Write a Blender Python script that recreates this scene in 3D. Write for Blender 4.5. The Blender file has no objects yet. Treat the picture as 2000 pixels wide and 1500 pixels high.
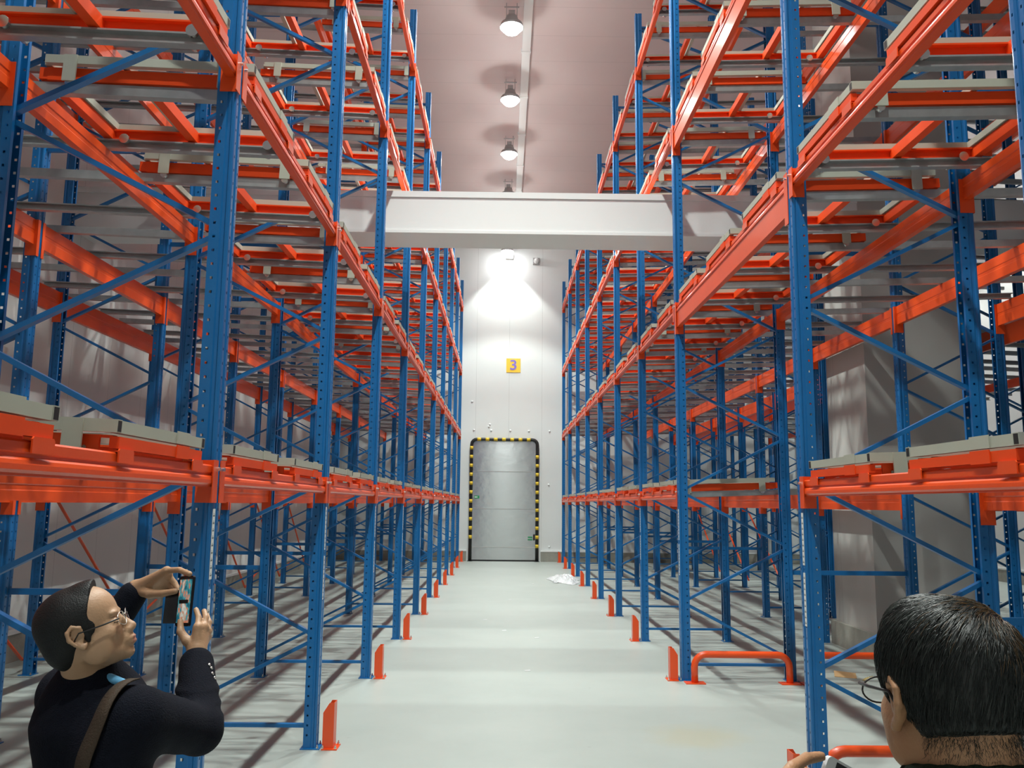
import bpy, math, random
import numpy as np
from mathutils import Vector, Matrix
random.seed(7); np.random.seed(7)
SC = bpy.context.scene
COL = SC.collection
PI = math.pi

# ------------------------------------------------------------------ camera
F_PX, PITCH, YAW, ROLL, CAM_H = 1663.16, .1399, -.0098, .0103, 1.95
cam_d = bpy.data.cameras.new('camera'); cam = bpy.data.objects.new('camera', cam_d); COL.objects.link(cam)
cam_d.sensor_fit = 'HORIZONTAL'; cam_d.sensor_width = 36.0; cam_d.lens = F_PX * 36.0 / 2000.0
cam_d.clip_start = .02; cam_d.clip_end = 200
cam.matrix_world = (Matrix.Translation((0, 0, CAM_H)) @ Matrix.Rotation(YAW, 4, 'Z')
                    @ Matrix.Rotation(PI / 2 + PITCH, 4, 'X') @ Matrix.Rotation(-ROLL*-1, 4, 'Z'))
SC.camera = cam

# ------------------------------------------------------------------ world, exposure
w = bpy.data.worlds.new('world'); SC.world = w; w.use_nodes = True
w.node_tree.nodes['Background'].inputs[0].default_value = (.85, .92, 1, 1)
w.node_tree.nodes['Background'].inputs[1].default_value = 0.02
SC.view_settings.view_transform = 'Standard'; SC.view_settings.look = 'None'
SC.view_settings.exposure = 0.06; SC.view_settings.gamma = 1.0
SC.view_settings.use_curve_mapping = False
SC.cycles.max_bounces = 8; SC.cycles.diffuse_bounces = 3; SC.cycles.glossy_bounces = 3
SC.cycles.use_denoising = True
SC.cycles.sample_clamp_indirect = 6.0
LAMP_Y = [.2, 3.1, 6.05, 9.0, 11.95, 14.9, 17.8, 20.75, 23.7, 26.5, 29.2]
LAMP_W = 1250.0; WIDE_W = 48.0; SPOT_COL = (.93, 1.0, .95)

# ------------------------------------------------------------------ materials
def mat(name, col, rough=.5, metal=0.0, spec=.5, noise=0.0, nscale=8.0, bump=0.0, bscale=40.0, coat=0.0):
    m = bpy.data.materials.new(name); m.use_nodes = True
    nt = m.node_tree; b = nt.nodes['Principled BSDF']
    b.inputs['Base Color'].default_value = (*col, 1); b.inputs['Roughness'].default_value = rough
    b.inputs['Metallic'].default_value = metal; b.inputs['Specular IOR Level'].default_value = spec
    b.inputs['Coat Weight'].default_value = coat; b.inputs['Coat Roughness'].default_value = .08
    tc = nt.nodes.new('ShaderNodeTexCoord')
    if noise > 0:
        n = nt.nodes.new('ShaderNodeTexNoise'); n.inputs['Scale'].default_value = nscale; n.inputs['Detail'].default_value = 4
        r = nt.nodes.new('ShaderNodeMixRGB'); r.inputs[1].default_value = (*[c * (1 - noise) for c in col], 1)
        r.inputs[2].default_value = (*[min(1, c * (1 + noise)) for c in col], 1)
        nt.links.new(tc.outputs['Object'], n.inputs['Vector']); nt.links.new(n.outputs['Fac'], r.inputs[0])
        nt.links.new(r.outputs[0], b.inputs['Base Color'])
    if bump > 0:
        n2 = nt.nodes.new('ShaderNodeTexNoise'); n2.inputs['Scale'].default_value = bscale; n2.inputs['Detail'].default_value = 3
        bp = nt.nodes.new('ShaderNodeBump'); bp.inputs['Strength'].default_value = bump; bp.inputs['Distance'].default_value = .01
        nt.links.new(tc.outputs['Object'], n2.inputs['Vector']); nt.links.new(n2.outputs['Fac'], bp.inputs['Height'])
        nt.links.new(bp.outputs['Normal'], b.inputs['Normal'])
    return m
def emis(name, col, s):
    m = bpy.data.materials.new(name); m.use_nodes = True; nt = m.node_tree; nt.nodes.clear()
    e = nt.nodes.new('ShaderNodeEmission'); o = nt.nodes.new('ShaderNodeOutputMaterial')
    e.inputs[0].default_value = (*col, 1); e.inputs[1].default_value = s; nt.links.new(e.outputs[0], o.inputs[0]); return m
def node(nt, t, **k):
    n = nt.nodes.new(t)
    for a, b in k.items(): setattr(n, a, b)
    return n

M = {}
M['blue'] = mat('blue_paint', (.006, .130, .36), .30, noise=.14, nscale=4, bump=.06, bscale=70, coat=.15)
M['red'] = mat('orange_red_paint', (.78, .078, .010), .33, noise=.1, nscale=3, bump=.04, bscale=50, coat=.12)
M['redcart'] = mat('orange_cart_paint', (.84, .070, .007), .5, spec=.3, noise=.08, nscale=4)
M['galv'] = mat('galvanised_steel', (.40, .42, .42), .38, metal=.55, noise=.22, nscale=14)
M['beige'] = mat('grey_beige_paint', (.44, .45, .37), .45, noise=.06, nscale=6)
M['zinc'] = mat('bright_zinc', (.75, .74, .70), .25, metal=1.0)
M['white'] = mat('white_panel', (.78, .80, .79), .4, noise=.03, nscale=1.5)
M['dark'] = mat('black_rubber', (.012, .012, .012), .5)
M['yellow'] = mat('yellow_tape', (.72, .50, .03), .5)
M['kerb'] = mat('kerb_concrete', (.30, .30, .26), .75, noise=.25, nscale=6, bump=.3, bscale=30)
M['label'] = mat('white_label', (.72, .74, .72), .5)
M['print'] = mat('label_print', (.16, .18, .19), .6)
M['lamp_body'] = mat('lamp_grey', (.35, .34, .34), .4, metal=.3)
M['lamp_glow'] = emis('lamp_glow', (1, 1, 1), 60)
M['signyellow'] = mat('sign_yellow', (.86, .55, .05), .5)
M['signblue'] = mat('sign_violet', (.22, .16, .55), .5)
M['green'] = mat('green_sticker', (.02, .30, .10), .5)
M['plastic'] = mat('white_plastic_sheet', (.60, .62, .63), .3, spec=.6, noise=.15, nscale=9)
M['cardboard'] = mat('cardboard', (.45, .28, .13), .8)
M['foam'] = mat('yellow_paper', (.62, .50, .22), .8)
M['skin'] = mat('skin', (.46, .27, .155), .5, noise=.10, nscale=30, bump=.12, bscale=160)
M['skin2'] = mat('skin_tan', (.44, .23, .12), .5, noise=.12, nscale=30, bump=.15, bscale=160)
M['lip'] = mat('lip', (.40, .17, .12), .45)
M['nail'] = mat('nail', (.66, .42, .34), .3)
M['hair'] = mat('black_hair', (.008, .008, .008), .5, spec=.3, noise=.4, nscale=60, bump=.3, bscale=300)
M['hair2'] = mat('black_hair_coarse', (.010, .012, .011), .38, noise=.4, nscale=70)
M['hairsheen'] = mat('hair_grey_sheen', (.055, .062, .055), .35)  # highlight on the black hair, put into a grey strand colour
M['hairbrown'] = mat('brownish_hair', (.10, .055, .022), .4)
M['navy'] = mat('navy_wool', (.0045, .0055, .011), .9, spec=.15, noise=.35, nscale=60, bump=.5, bscale=260)
M['olive'] = mat('dark_green_cloth', (.012, .028, .016), .9, spec=.2, noise=.3, nscale=50, bump=.4, bscale=200)
M['brown'] = mat('brown_strap', (.050, .032, .020), .75, spec=.3, noise=.2, nscale=30, bump=.3, bscale=200)
M['trouser'] = mat('dark_trousers', (.02, .022, .03), .85)
M['shoe'] = mat('black_leather', (.012, .012, .012), .35)
M['blueshirt'] = mat('light_blue_shirt', (.12, .38, .62), .7)
M['shirtwhite'] = mat('white_shirt_cuff', (.6, .62, .64), .7)
M['phone_black'] = mat('black_phone', (.01, .01, .012), .2)
M['phone_white'] = mat('white_phone', (.80, .82, .84), .2)
M['glassy'] = mat('spectacle_lens', (.97, .98, .98), .0, spec=.2)
M['glassy'].node_tree.nodes['Principled BSDF'].inputs['Transmission Weight'].default_value = 1.0
M['glassy'].node_tree.nodes['Principled BSDF'].inputs['IOR'].default_value = 1.02
M['screen_off'] = mat('dark_screen', (.008, .008, .01), .12)

def screen_mat():
    m = bpy.data.materials.new('lit_screen'); m.use_nodes = True; nt = m.node_tree; nt.nodes.clear()
    tc = node(nt, 'ShaderNodeTexCoord'); mp = node(nt, 'ShaderNodeMapping'); mp.inputs['Rotation'].default_value = (0, 0, .6)
    mp.inputs['Scale'].default_value = (34, 20, 22)
    n = node(nt, 'ShaderNodeTexNoise'); n.inputs['Scale'].default_value = 1.6; n.inputs['Detail'].default_value = 2
    cr = node(nt, 'ShaderNodeValToRGB'); e = cr.color_ramp.elements
    e[0].position = .36; e[0].color = (.02, .14, .20, 1); e[1].position = .66; e[1].color = (.75, .78, .72, 1)
    q = cr.color_ramp.elements.new(.47); q.color = (.10, .40, .42, 1)
    q = cr.color_ramp.elements.new(.54); q.color = (.80, .16, .05, 1)
    q = cr.color_ramp.elements.new(.58); q.color = (.55, .50, .38, 1)
    em = node(nt, 'ShaderNodeEmission'); em.inputs[1].default_value = .65; o = node(nt, 'ShaderNodeOutputMaterial')
    nt.links.new(tc.outputs['Object'], mp.inputs[0]); nt.links.new(mp.outputs[0], n.inputs['Vector'])
    nt.links.new(n.outputs['Fac'], cr.inputs[0]); nt.links.new(cr.outputs[0], em.inputs[0]); nt.links.new(em.outputs[0], o.inputs[0])
    return m
M['screen_on'] = screen_mat()

def panel_mat(name, col, axis, pitch, off, line=.55, rough=.35, width=.006, noise=.04):
    """flat cladding panels with a thin dark joint every pitch metres along one axis"""
    m = bpy.data.materials.new(name); m.use_nodes = True; nt = m.node_tree; b = nt.nodes['Principled BSDF']
    tc = node(nt, 'ShaderNodeTexCoord'); sp = node(nt, 'ShaderNodeSeparateXYZ'); nt.links.new(tc.outputs['Object'], sp.inputs[0])
    ad = node(nt, 'ShaderNodeMath', operation='ADD'); ad.inputs[1].default_value = off + 1000 * pitch
    nt.links.new(sp.outputs['XYZ'.index(axis)], ad.inputs[0])
    md = node(nt, 'ShaderNodeMath', operation='MODULO'); md.inputs[1].default_value = pitch; nt.links.new(ad.outputs[0], md.inputs[0])
    lt = node(nt, 'ShaderNodeMath', operation='LESS_THAN'); lt.inputs[1].default_value = width; nt.links.new(md.outputs[0], lt.inputs[0])
    n = node(nt, 'ShaderNodeTexNoise'); n.inputs['Scale'].default_value = 1.2; n.inputs['Detail'].default_value = 5
    nt.links.new(tc.outputs['Object'], n.inputs['Vector'])
    mx = node(nt, 'ShaderNodeMixRGB'); mx.inputs[1].default_value = (*[c * (1 - noise) for c in col], 1); mx.inputs[2].default_value = (*[min(1, c * (1 + noise)) for c in col], 1)
    nt.links.new(n.outputs['Fac'], mx.inputs[0])
    m2 = node(nt, 'ShaderNodeMixRGB'); nt.links.new(lt.outputs[0], m2.inputs[0]); nt.links.new(mx.outputs[0], m2.inputs[1])
    m2.inputs[2].default_value = (*[c * line for c in col], 1); nt.links.new(m2.outputs[0], b.inputs['Base Color'])
    b.inputs['Roughness'].default_value = rough
    return m
M['wall_far'] = panel_mat('wall_cladding_far', (.72, .75, .74), 'X', 1.16, -.19 + .0)
M['wall_side'] = panel_mat('wall_cladding_side', (.70, .70, .68), 'Y', 1.16, 0)
M['column'] = panel_mat('column_cladding', (.50, .495, .465), 'Y', 3.1, 0, rough=.5, noise=.10)
M['ceiling'] = panel_mat('ceiling_cladding', (.70, .60, .59), 'Y', 1.0, 0, line=.80, rough=.62, width=.01)

def floor_mat():
    m = bpy.data.materials.new('sealed_concrete'); m.use_nodes = True; nt = m.node_tree; b = nt.nodes['Principled BSDF']
    tc = node(nt, 'ShaderNodeTexCoord')
    n = node(nt, 'ShaderNodeTexNoise'); n.inputs['Scale'].default_value = .6; n.inputs['Detail'].default_value = 8; n.inputs['Roughness'].default_value = .65
    nt.links.new(tc.outputs['Object'], n.inputs['Vector'])
    cr = node(nt, 'ShaderNodeValToRGB'); cr.color_ramp.elements[0].position = .3; cr.color_ramp.elements[1].position = .7
    cr.color_ramp.elements[0].color = (.345, .385, .36, 1); cr.color_ramp.elements[1].color = (.405, .445, .415, 1)
    nt.links.new(n.outputs['Fac'], cr.inputs[0])
    # worn dull spot left by something spilt: centre (1.68, 7.6)
    sp = node(nt, 'ShaderNodeVectorMath', operation='DISTANCE'); sp.inputs[1].default_value = (1.68, 7.6, 0)
    sc = node(nt, 'ShaderNodeVectorMath', operation='ADD'); n3 = node(nt, 'ShaderNodeTexNoise'); n3.inputs['Scale'].default_value = 4
    nt.links.new(tc.outputs['Object'], n3.inputs['Vector']); nt.links.new(tc.outputs['Object'], sc.inputs[0])
    s5 = node(nt, 'ShaderNodeVectorMath', operation='SCALE'); s5.inputs['Scale'].default_value = .35
    nt.links.new(n3.outputs['Color'], s5.inputs[0]); s6 = node(nt, 'ShaderNodeVectorMath', operation='SUBTRACT'); s6.inputs[1].default_value = (.17, .17, .17)
    nt.links.new(s5.outputs[0], s6.inputs[0]); nt.links.new(s6.outputs[0], sc.inputs[1]); nt.links.new(sc.outputs[0], sp.inputs[0])
    mr = node(nt, 'ShaderNodeMapRange'); mr.inputs['From Min'].default_value = .18; mr.inputs['From Max'].default_value = .5
    mr.inputs['To Min'].default_value = .42; mr.inputs['To Max'].default_value = 0; nt.links.new(sp.outputs['Value'], mr.inputs[0])
    mx = node(nt, 'ShaderNodeMixRGB'); mx.inputs[2].default_value = (.42, .38, .24, 1)
    nt.links.new(mr.outputs[0], mx.inputs[0]); nt.links.new(cr.outputs[0], mx.inputs[1])
    # small scuffs
    n4 = node(nt, 'ShaderNodeTexNoise'); n4.inputs['Scale'].default_value = 9; n4.inputs['Detail'].default_value = 6
    nt.links.new(tc.outputs['Object'], n4.inputs['Vector'])
    m4 = node(nt, 'ShaderNodeMapRange'); m4.inputs['From Min'].default_value = .70; m4.inputs['From Max'].default_value = .78; m4.inputs['To Max'].default_value = .35
    nt.links.new(n4.outputs['Fac'], m4.inputs[0])
    mz = node(nt, 'ShaderNodeMixRGB'); mz.inputs[2].default_value = (.22, .23, .22, 1)
    nt.links.new(m4.outputs[0], mz.inputs[0]); nt.links.new(mx.outputs[0], mz.inputs[1]); nt.links.new(mz.outputs[0], b.inputs['Base Color'])
    b.inputs['Roughness'].default_value = .42; b.inputs['Specular IOR Level'].default_value = .45
    return m
M['floor'] = floor_mat()

def steel_door_mat():
    m = mat('dented_stainless', (.46, .48, .48), .21, metal=1.0)
    nt = m.node_tree; b = nt.nodes['Principled BSDF']; tc = node(nt, 'ShaderNodeTexCoord')
    mp = node(nt, 'ShaderNodeMapping'); mp.inputs['Scale'].default_value = (1.2, 1, 1.6)
    n = node(nt, 'ShaderNodeTexNoise'); n.inputs['Scale'].default_value = 3.0; n.inputs['Detail'].default_value = 3
    bp = node(nt, 'ShaderNodeBump'); bp.inputs['Strength'].default_value = .06; bp.inputs['Distance'].default_value = .04
    b.inputs['Anisotropic'].default_value = .92; b.inputs['Anisotropic Rotation'].default_value = .25
    nt.links.new(tc.outputs['Object'], mp.inputs[0]); nt.links.new(mp.outputs[0], n.inputs['Vector'])
    nt.links.new(n.outputs['Fac'], bp.inputs['Height']); nt.links.new(bp.outputs['Normal'], b.inputs['Normal'])
    return m
M['door'] = steel_door_mat()

# ------------------------------------------------------------------ mesh helpers
class MB:
    def __init__(s): s.v = []; s.f = []; s.m = []; s.mats = []
    def mi(s, m):
        if m is None: m = '_'
        if m not in s.mats: s.mats.append(m)
        return s.mats.index(m)
    def add(s, vs, fs, m=None):
        o = len(s.v); s.v += [tuple(v) for v in vs]; k = s.mi(m)
        for f in fs: s.f.append(tuple(o + i for i in f)); s.m.append(k)
        return s
    def box(s, x0, x1, y0, y1, z0, z1, m=None):
        vs = [(x, y, z) for x in (x0, x1) for y in (y0, y1) for z in (z0, z1)]
        return s.add(vs, [(0, 1, 3, 2), (4, 6, 7, 5), (0, 4, 5, 1), (2, 3, 7, 6), (0, 2, 6, 4), (1, 5, 7, 3)], m)
    def bar(s, p, q, w, h, up=(0, 0, 1), m=None):
        p = Vector(p); q = Vector(q); d = (q - p).normalized(); u = Vector(up)
        if abs(d.dot(u)) > .99: u = Vector((0, 1, 0))
        a = d.cross(u).normalized(); b = a.cross(d)
        vs = [c + a * sx * w / 2 + b * sz * h / 2 for c in (p, q) for sx in (-1, 1) for sz in (-1, 1)]
        return s.add(vs, [(0, 1, 3, 2), (4, 6, 7, 5), (0, 4, 5, 1), (2, 3, 7, 6), (0, 2, 6, 4), (1, 5, 7, 3)], m)
    def prism(s, prof, axis, a0, a1, m=None, closed=True, caps=True):
        """prof: 2D points; extruded along axis ('X': prof=(y,z), 'Y': (x,z), 'Z': (x,y))"""
        n = len(prof)
        def P(t, a): return (a, t[0], t[1]) if axis == 'X' else (t[0], a, t[1]) if axis == 'Y' else (t[0], t[1], a)
        vs = [P(t, a0) for t in prof] + [P(t, a1) for t in prof]
        fs = [(i, (i + 1) % n, n + (i + 1) % n, n + i) for i in range(n if closed else n - 1)]
        if closed and caps: fs += [tuple(range(n))[::-1], tuple(range(n, 2 * n))]
        return s.add(vs, fs, m)
    def tube(s, path, r, n=10, m=None, caps=True):
        P = [Vector(p) for p in path]; rs = r if isinstance(r, (list, tuple)) else [r] * len(P)
        vs = []; t0 = (P[1] - P[0]).normalized(); u = t0.orthogonal().normalized()
        for i, p in enumerate(P):
            t = (P[min(i + 1, len(P) - 1)] - P[max(i - 1, 0)]).normalized()
            u = (u - t * u.dot(t)).normalized(); b = t.cross(u)
            for k in range(n):
                a = 2 * PI * k / n; vs.append(p + (u * math.cos(a) + b * math.sin(a)) * rs[i])
        fs = [(i * n + k, i * n + (k + 1) % n, (i + 1) * n + (k + 1) % n, (i + 1) * n + k) for i in range(len(P) - 1) for k in range(n)]
        if caps: fs += [tuple(range(n))[::-1], tuple(range((len(P) - 1) * n, len(P) * n))]
        return s.add(vs, fs, m)
    def cyl(s, c, r, h, axis='Z', n=12, m=None):
        c = Vector(c); d = {'X': Vector((1, 0, 0)), 'Y': Vector((0, 1, 0)), 'Z': Vector((0, 0, 1))}[axis] * h / 2
        return s.tube([c - d, c + d], r, n, m)
    def lathe(s, prof, c=(0, 0, 0), n=24, m=None):
        vs = []; c = Vector(c)
        for r, z in prof:
            for k in range(n): vs.append(c + Vector((r * math.cos(2 * PI * k / n), r * math.sin(2 * PI * k / n), z)))
        fs = [(i * n + k, i * n + (k + 1) % n, (i + 1) * n + (k + 1) % n, (i + 1) * n + k) for i in range(len(prof) - 1) for k in range(n)]
        return s.add(vs, fs, m)
    def mesh(s, name, mats=None, smooth=False):
        me = bpy.data.meshes.new(name); me.from_pydata([tuple(v) for v in s.v], [], s.f)
        for k in s.mats: me.materials.append(M[k] if k in M else (mats if mats else None))
        if len(s.mats) > 1: me.polygons.foreach_set('material_index', s.m)
        if smooth: me.polygons.foreach_set('use_smooth', [True] * len(me.polygons))
        me.update(); return me
    def build(s, name, mt=None, parent=None, smooth=False):
        me = s.mesh(name, M[mt] if mt else None, smooth)
        return link(bpy.data.objects.new(name, me), parent)
def link(o, parent=None):
    COL.objects.link(o)
    if parent is not None: o.parent = parent
    return o
def tag(o, label=None, cat=None, group=None, kind=None):
    if label: o['label'] = label
    if cat: o['category'] = cat
    if group: o['group'] = group
    if kind or cat: o['kind'] = kind or 'thing'
    return o
def empty(name, loc=(0, 0, 0), rz=0.0):
    o = bpy.data.objects.new(name, None); o.location = loc; o.rotation_euler = (0, 0, rz); o.empty_display_size = .1
    return link(o)
def inst(name, me, parent=None, loc=(0, 0, 0), rot=(0, 0, 0)):
    o = bpy.data.objects.new(name, me); o.location = loc; o.rotation_euler = rot
    return link(o, parent)
def copy_tree(o, parent=None):
    c = o.copy(); COL.objects.link(c)
    if parent is not None: c.parent = parent
    for ch in o.children: copy_tree(ch, c)
    return c
def put(o, loc, rz, label, cat, group):
    o.location = loc; o.rotation_euler[2] = rz; tag(o, label, cat, group); return o

# ------------------------------------------------------------------ room shell
XL0, XR0, Y0, Y1, ZC = -5.95, 13.6, -4.0, 29.75, 11.3
def slab(name, x0, x1, y0, y1, z0, z1, m, kind='structure'):
    o = MB().box(x0, x1, y0, y1, z0, z1).build(name, m); return tag(o, kind=kind)
slab('floor', XL0 - .2, XR0 + .2, Y0 - .2, Y1 + .2, -.2, 0, 'floor')
slab('ceiling', XL0 - .2, XR0 + .2, Y0 - .2, Y1 + .2, ZC, ZC + .2, 'ceiling')
slab('wall_left', XL0 - .2, XL0, Y0, Y1, 0, ZC, 'wall_side')
slab('wall_right', XR0, XR0 + .2, Y0, Y1, 0, ZC, 'wall_side')
slab('wall_front', XL0, XR0, Y0 - .2, Y0, 0, ZC, 'white')
DX0, DX1, DZ = -1.06, 1.17, 4.12
wf = MB()
wf.box(XL0, DX0, Y1, Y1 + .2, 0, ZC).box(DX1, XR0, Y1, Y1 + .2, 0, ZC).box(DX0, DX1, Y1, Y1 + .2, DZ, ZC)
tag(wf.build('wall_back', 'wall_far'), kind='structure')
# concrete kerbs with a pale cap
def kerb(name, x0, x1, y0, y1):
    o = MB().box(x0, x1, y0, y1, 0, .33).build(name, 'kerb'); tag(o, kind='structure')
    MB().box(x0 - .012 if x1 - x0 < .5 else x0, x1 + .012 if x1 - x0 < .5 else x1, y0 - (.012 if y1 - y0 < .5 else 0), y1 + (.012 if y1 - y0 < .5 else 0), .33, .375).build('kerb_cap', 'white', o)
kerb('baseboard_left', XL0, XL0 + .07, Y0, Y1 - .07)
kerb('baseboard_right', XR0 - .07, XR0, Y0, Y1 - .07)
kerb('baseboard_back', XL0, DX0 - .16, Y1 - .07, Y1)
kerb('baseboard_back', DX1 + .16, XR0, Y1 - .07, Y1)
# boxed column between the right-hand racks and the boxed crossbeam overhead
CX0, CX1, CY0, CY1 = 4.87, 6.40, 11.30, 12.66
cl = slab('wall_column', CX0, CX1, CY0, CY1, 0, ZC, 'column')
kb = MB()
kb.box(CX0 - .06, CX1 + .06, CY0 - .06, CY0, 0, .33).box(CX0 - .06, CX1 + .06, CY1, CY1 + .06, 0, .33)
kb.box(CX0 - .06, CX0, CY0, CY1, 0, .33).box(CX1, CX1 + .06, CY0, CY1, 0, .33)
tag(kb.build('baseboard_column', 'kerb'), kind='structure')
cb = MB().box(XL0, CX0, 11.30, 11.98, 5.62, 6.205).box(CX1, XR0, 11.30, 11.98, 5.62, 6.205)
cb.box(XL0, CX0, 11.285, 11.30, 6.13, 6.215).box(XL0, CX0, 11.285, 11.30, 5.62, 5.66)
cbo = cb.build('trim_1', 'white'); tag(cbo, 'white boxed crossbeam spanning the hall above the aisle', kind='structure')
# cable tray along the ceiling
ct = MB().box(.30, .47, Y0, Y1, ZC - .07, ZC - .002)
for k in range(17): ct.box(.285, .485, Y0 + 2 * k + .5, Y0 + 2 * k + .56, ZC - .08, ZC - .002)
tag(ct.build('cable_tray', 'white'), 'long white cable tray fixed along the ceiling beside the lamps', 'cable tray')

# steel sliding door on the far wall
d = MB().box(DX0, DX1, Y1 - .02, Y1 + .06, 0.02, DZ); dr = d.build('door_1', 'door'); tag(dr, kind='structure')
for z in (.47, 1.77, 3.05):
    MB().box(DX0, DX1, Y1 - .03, Y1 - .02, z, z + .016).build('panel_joint', 'zinc', dr)
MB().box(DX0, DX1, Y1 - .035, Y1 + .06, 0, .05).build('bottom_seal', 'dark', dr)
MB().box(DX0 + .08, DX0 + .26, Y1 - .035, Y1 - .02, 2.13, 2.22).box(DX0 + .1, DX0 + .2, Y1 - .036, Y1 - .034, 2.16, 2.19, 'label').build('exit_sticker', 'green', dr)
MB().box(DX1 - .28, DX1 - .12, Y1 - .035, Y1 - .02, .72, .76).box(DX1 - .28, DX1 - .12, Y1 - .035, Y1 - .02, .80, .84).build('green_sticker', 'green', dr)
MB().box(DX1 - .10, DX1 - .04, Y1 - .10, Y1 - .02, .72, .92).build('door_handle', 'dark', dr)
# black and yellow bumper tube around it
root = tag(empty('door_guard', (0, Y1 - .10, 0)), 'black tube frame with yellow bands around the steel door', 'door guard')
gx0, gx1, gz = DX0 - .03, DX1 + .03, DZ + .05
path = [(gx0, 0, 0), (gx0, 0, gz - .18)] + [(gx0 + .18 - .18 * math.cos(a), 0, gz - .18 + .18 * math.sin(a)) for a in (PI / 8, PI / 4, 3 * PI / 8, PI / 2)]
path += [(gx1 - .18 + .18 * math.sin(a), 0, gz - .18 + .18 * math.cos(a)) for a in (0, PI / 8, PI / 4, 3 * PI / 8, PI / 2)] + [(gx1, 0, 0)]
MB().tube(path, .055, 12).build('tube', 'dark', root, True)
for k in range(11):
    for gx, z in ((gx0, .82), (gx1, .52)): MB().cyl((gx, 0, z + .305 * k), .0575, .115, 'Z', 12).build('yellow_band', 'yellow', root, True)
for k in range(7): MB().cyl((gx0 + .26 + .287 * k, 0, gz), .0575, .13, 'X', 12).build('yellow_band', 'yellow', root, True)
for x in (gx0, gx1): MB().box(x - .09, x + .09, -.08, .08, 0, .012).build('foot_plate', 'dark', root)
# number plate
rt = tag(empty('number_sign', (.335, Y1 - .012, 6.80)), 'yellow square sign with a violet 3 high on the far wall', 'sign')
MB().box(-.25, .25, -.008, .012, -.25, .25).build('plate', 'signyellow', rt)
fc = bpy.data.curves.new('numeral', 'FONT'); fc.body = '3'; fc.size = .50; fc.align_x = 'CENTER'; fc.align_y = 'CENTER'; fc.extrude = .004; fc.offset = .008
tmp = link(bpy.data.objects.new('numeral_curve', fc)); bpy.context.view_layer.update()
nme = bpy.data.meshes.new_from_object(tmp.evaluated_get(bpy.context.evaluated_depsgraph_get())); bpy.data.objects.remove(tmp)
nme.materials.clear(); nme.materials.append(M['signblue']); fo = link(bpy.data.objects.new('numeral', nme), rt); fo.location = (0, -.012, 0); fo.rotation_euler = (PI / 2, 0, 0)
fo.scale = (1.15, 1, 1)
# panel fixings
for i, (x, z) in enumerate([(-1.02, 4.50), (-.42, 4.49), (.25, 4.49), (.90, 4.48), (-.50, 4.62), (-.47, 4.70), (1.62, 4.48), (1.60, 2.62), (1.63, .50), (-1.1, 5.5)]):
    o = MB().lathe([(.0, -.03), (.028, -.026), (.036, -.012), (.036, 0)], n=12).build('wall_fixing', 'white', None, True)
    o.location = (x, Y1, z); o.rotation_euler = (-PI / 2, 0, 0)
    tag(o, 'small white domed wall fixing, ' + ['leftmost of the row over the door', 'second of the row over the door', 'third of the row over the door', 'fourth of the row over the door',
        'lower of the pair above the row', 'upper of the pair above the row', 'above and right of the door', 'halfway up the wall right of the door', 'near the kerb right of the door', 'high up left of the door'][i], 'fixing', 'domed fixings on the far wall')
# junction box and detector under the ceiling at the far wall
o = MB().box(.02, .28, Y1 - .16, Y1, 10.66, 10.80).box(.05, .25, Y1 - .165, Y1 - .16, 10.68, 10.78).build('junction_box', 'white')
tag(o, 'small white box on the far wall just under the crossbeam', 'junction box')
rt = tag(empty('wall_siren', (1.12, Y1 - .08, 10.60)), 'small round pinkish siren on the far wall beside the white box', 'siren')
MB().box(-.12, .12, .0, .08, -.12, .12).build('back_box', 'lamp_body', rt)
MB().lathe([(0, -.16), (.06, -.15), (.09, -.10), (.10, 0)], n=16).build('dome', 'white', rt, True).rotation_euler = (-PI / 2, 0, 0)

# ------------------------------------------------------------------ lamps
def make_lamp():
    r = empty('high_bay_lamp')
    MB().lathe([(.0, .17), (.10, .17), (.12, .12), (.13, .05), (.20, .02), (.225, -.06), (.215, -.06), (.19, .0), (.0, .0)], n=28).build('reflector', 'lamp_body', r, True)
    MB().lathe([(.0, -.19), (.07, -.18), (.13, -.15), (.175, -.10), (.195, -.05), (.19, -.012), (0, -.012)], n=28).build('diffuser', 'lamp_glow', r, True)
    MB().box(-.06, .06, -.06, .06, .17, .27).build('driver_box', 'lamp_body', r)
    h = MB()
    for x in (-.10, .10): h.bar((x, 0, .17), (x, 0, .44), .012, .012)
    h.bar((-.14, 0, .36), (.14, 0, .36), .02, .02).build('hanger', 'lamp_body', r)
    return r
lamp0 = make_lamp()
def lamp_light(x, y, z, wn, ww, col=SPOT_COL, cone=104):
    for nm, wv, ang, bl in (('lamp_spot', wn, cone, .28), ('lamp_spread', ww, 0, 0)):
        l = bpy.data.lights.new(nm, 'SPOT' if ang else 'POINT'); l.energy = wv
        if ang: l.spot_size = math.radians(ang); l.spot_blend = bl
        l.color = col; l.shadow_soft_size = .09
        o = bpy.data.objects.new(nm, l); o.location = (x, y, z - .155); link(o)
ordn = ['nearest', 'second', 'third', 'fourth', 'fifth', 'sixth', 'seventh', 'eighth', 'ninth', 'tenth', 'eleventh', 'twelfth']
for i, y in enumerate(LAMP_Y):
    l = lamp0 if i == 0 else copy_tree(lamp0)
    put(l, (.07, y, 10.86), 0, 'round high bay lamp over the aisle, %s of the row from the camera' % ordn[i], 'lamp', 'high bay lamps over the main aisle')
    lamp_light(.07, y, 10.80, LAMP_W * (.5 if i == 10 else 1), WIDE_W * (.1 if i == 10 else 1), cone=94 if i == 10 else 104)
for i, y in enumerate([17.0, 21.5, 26.0]):
    l = copy_tree(lamp0); put(l, (11.9, y, 10.86), 0, 'round high bay lamp of the side aisle far right, %s from the camera' % ordn[i], 'lamp', 'high bay lamps over the side aisle')
    lamp_light(11.9, y, 10.80, LAMP_W * .8, WIDE_W)

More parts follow.
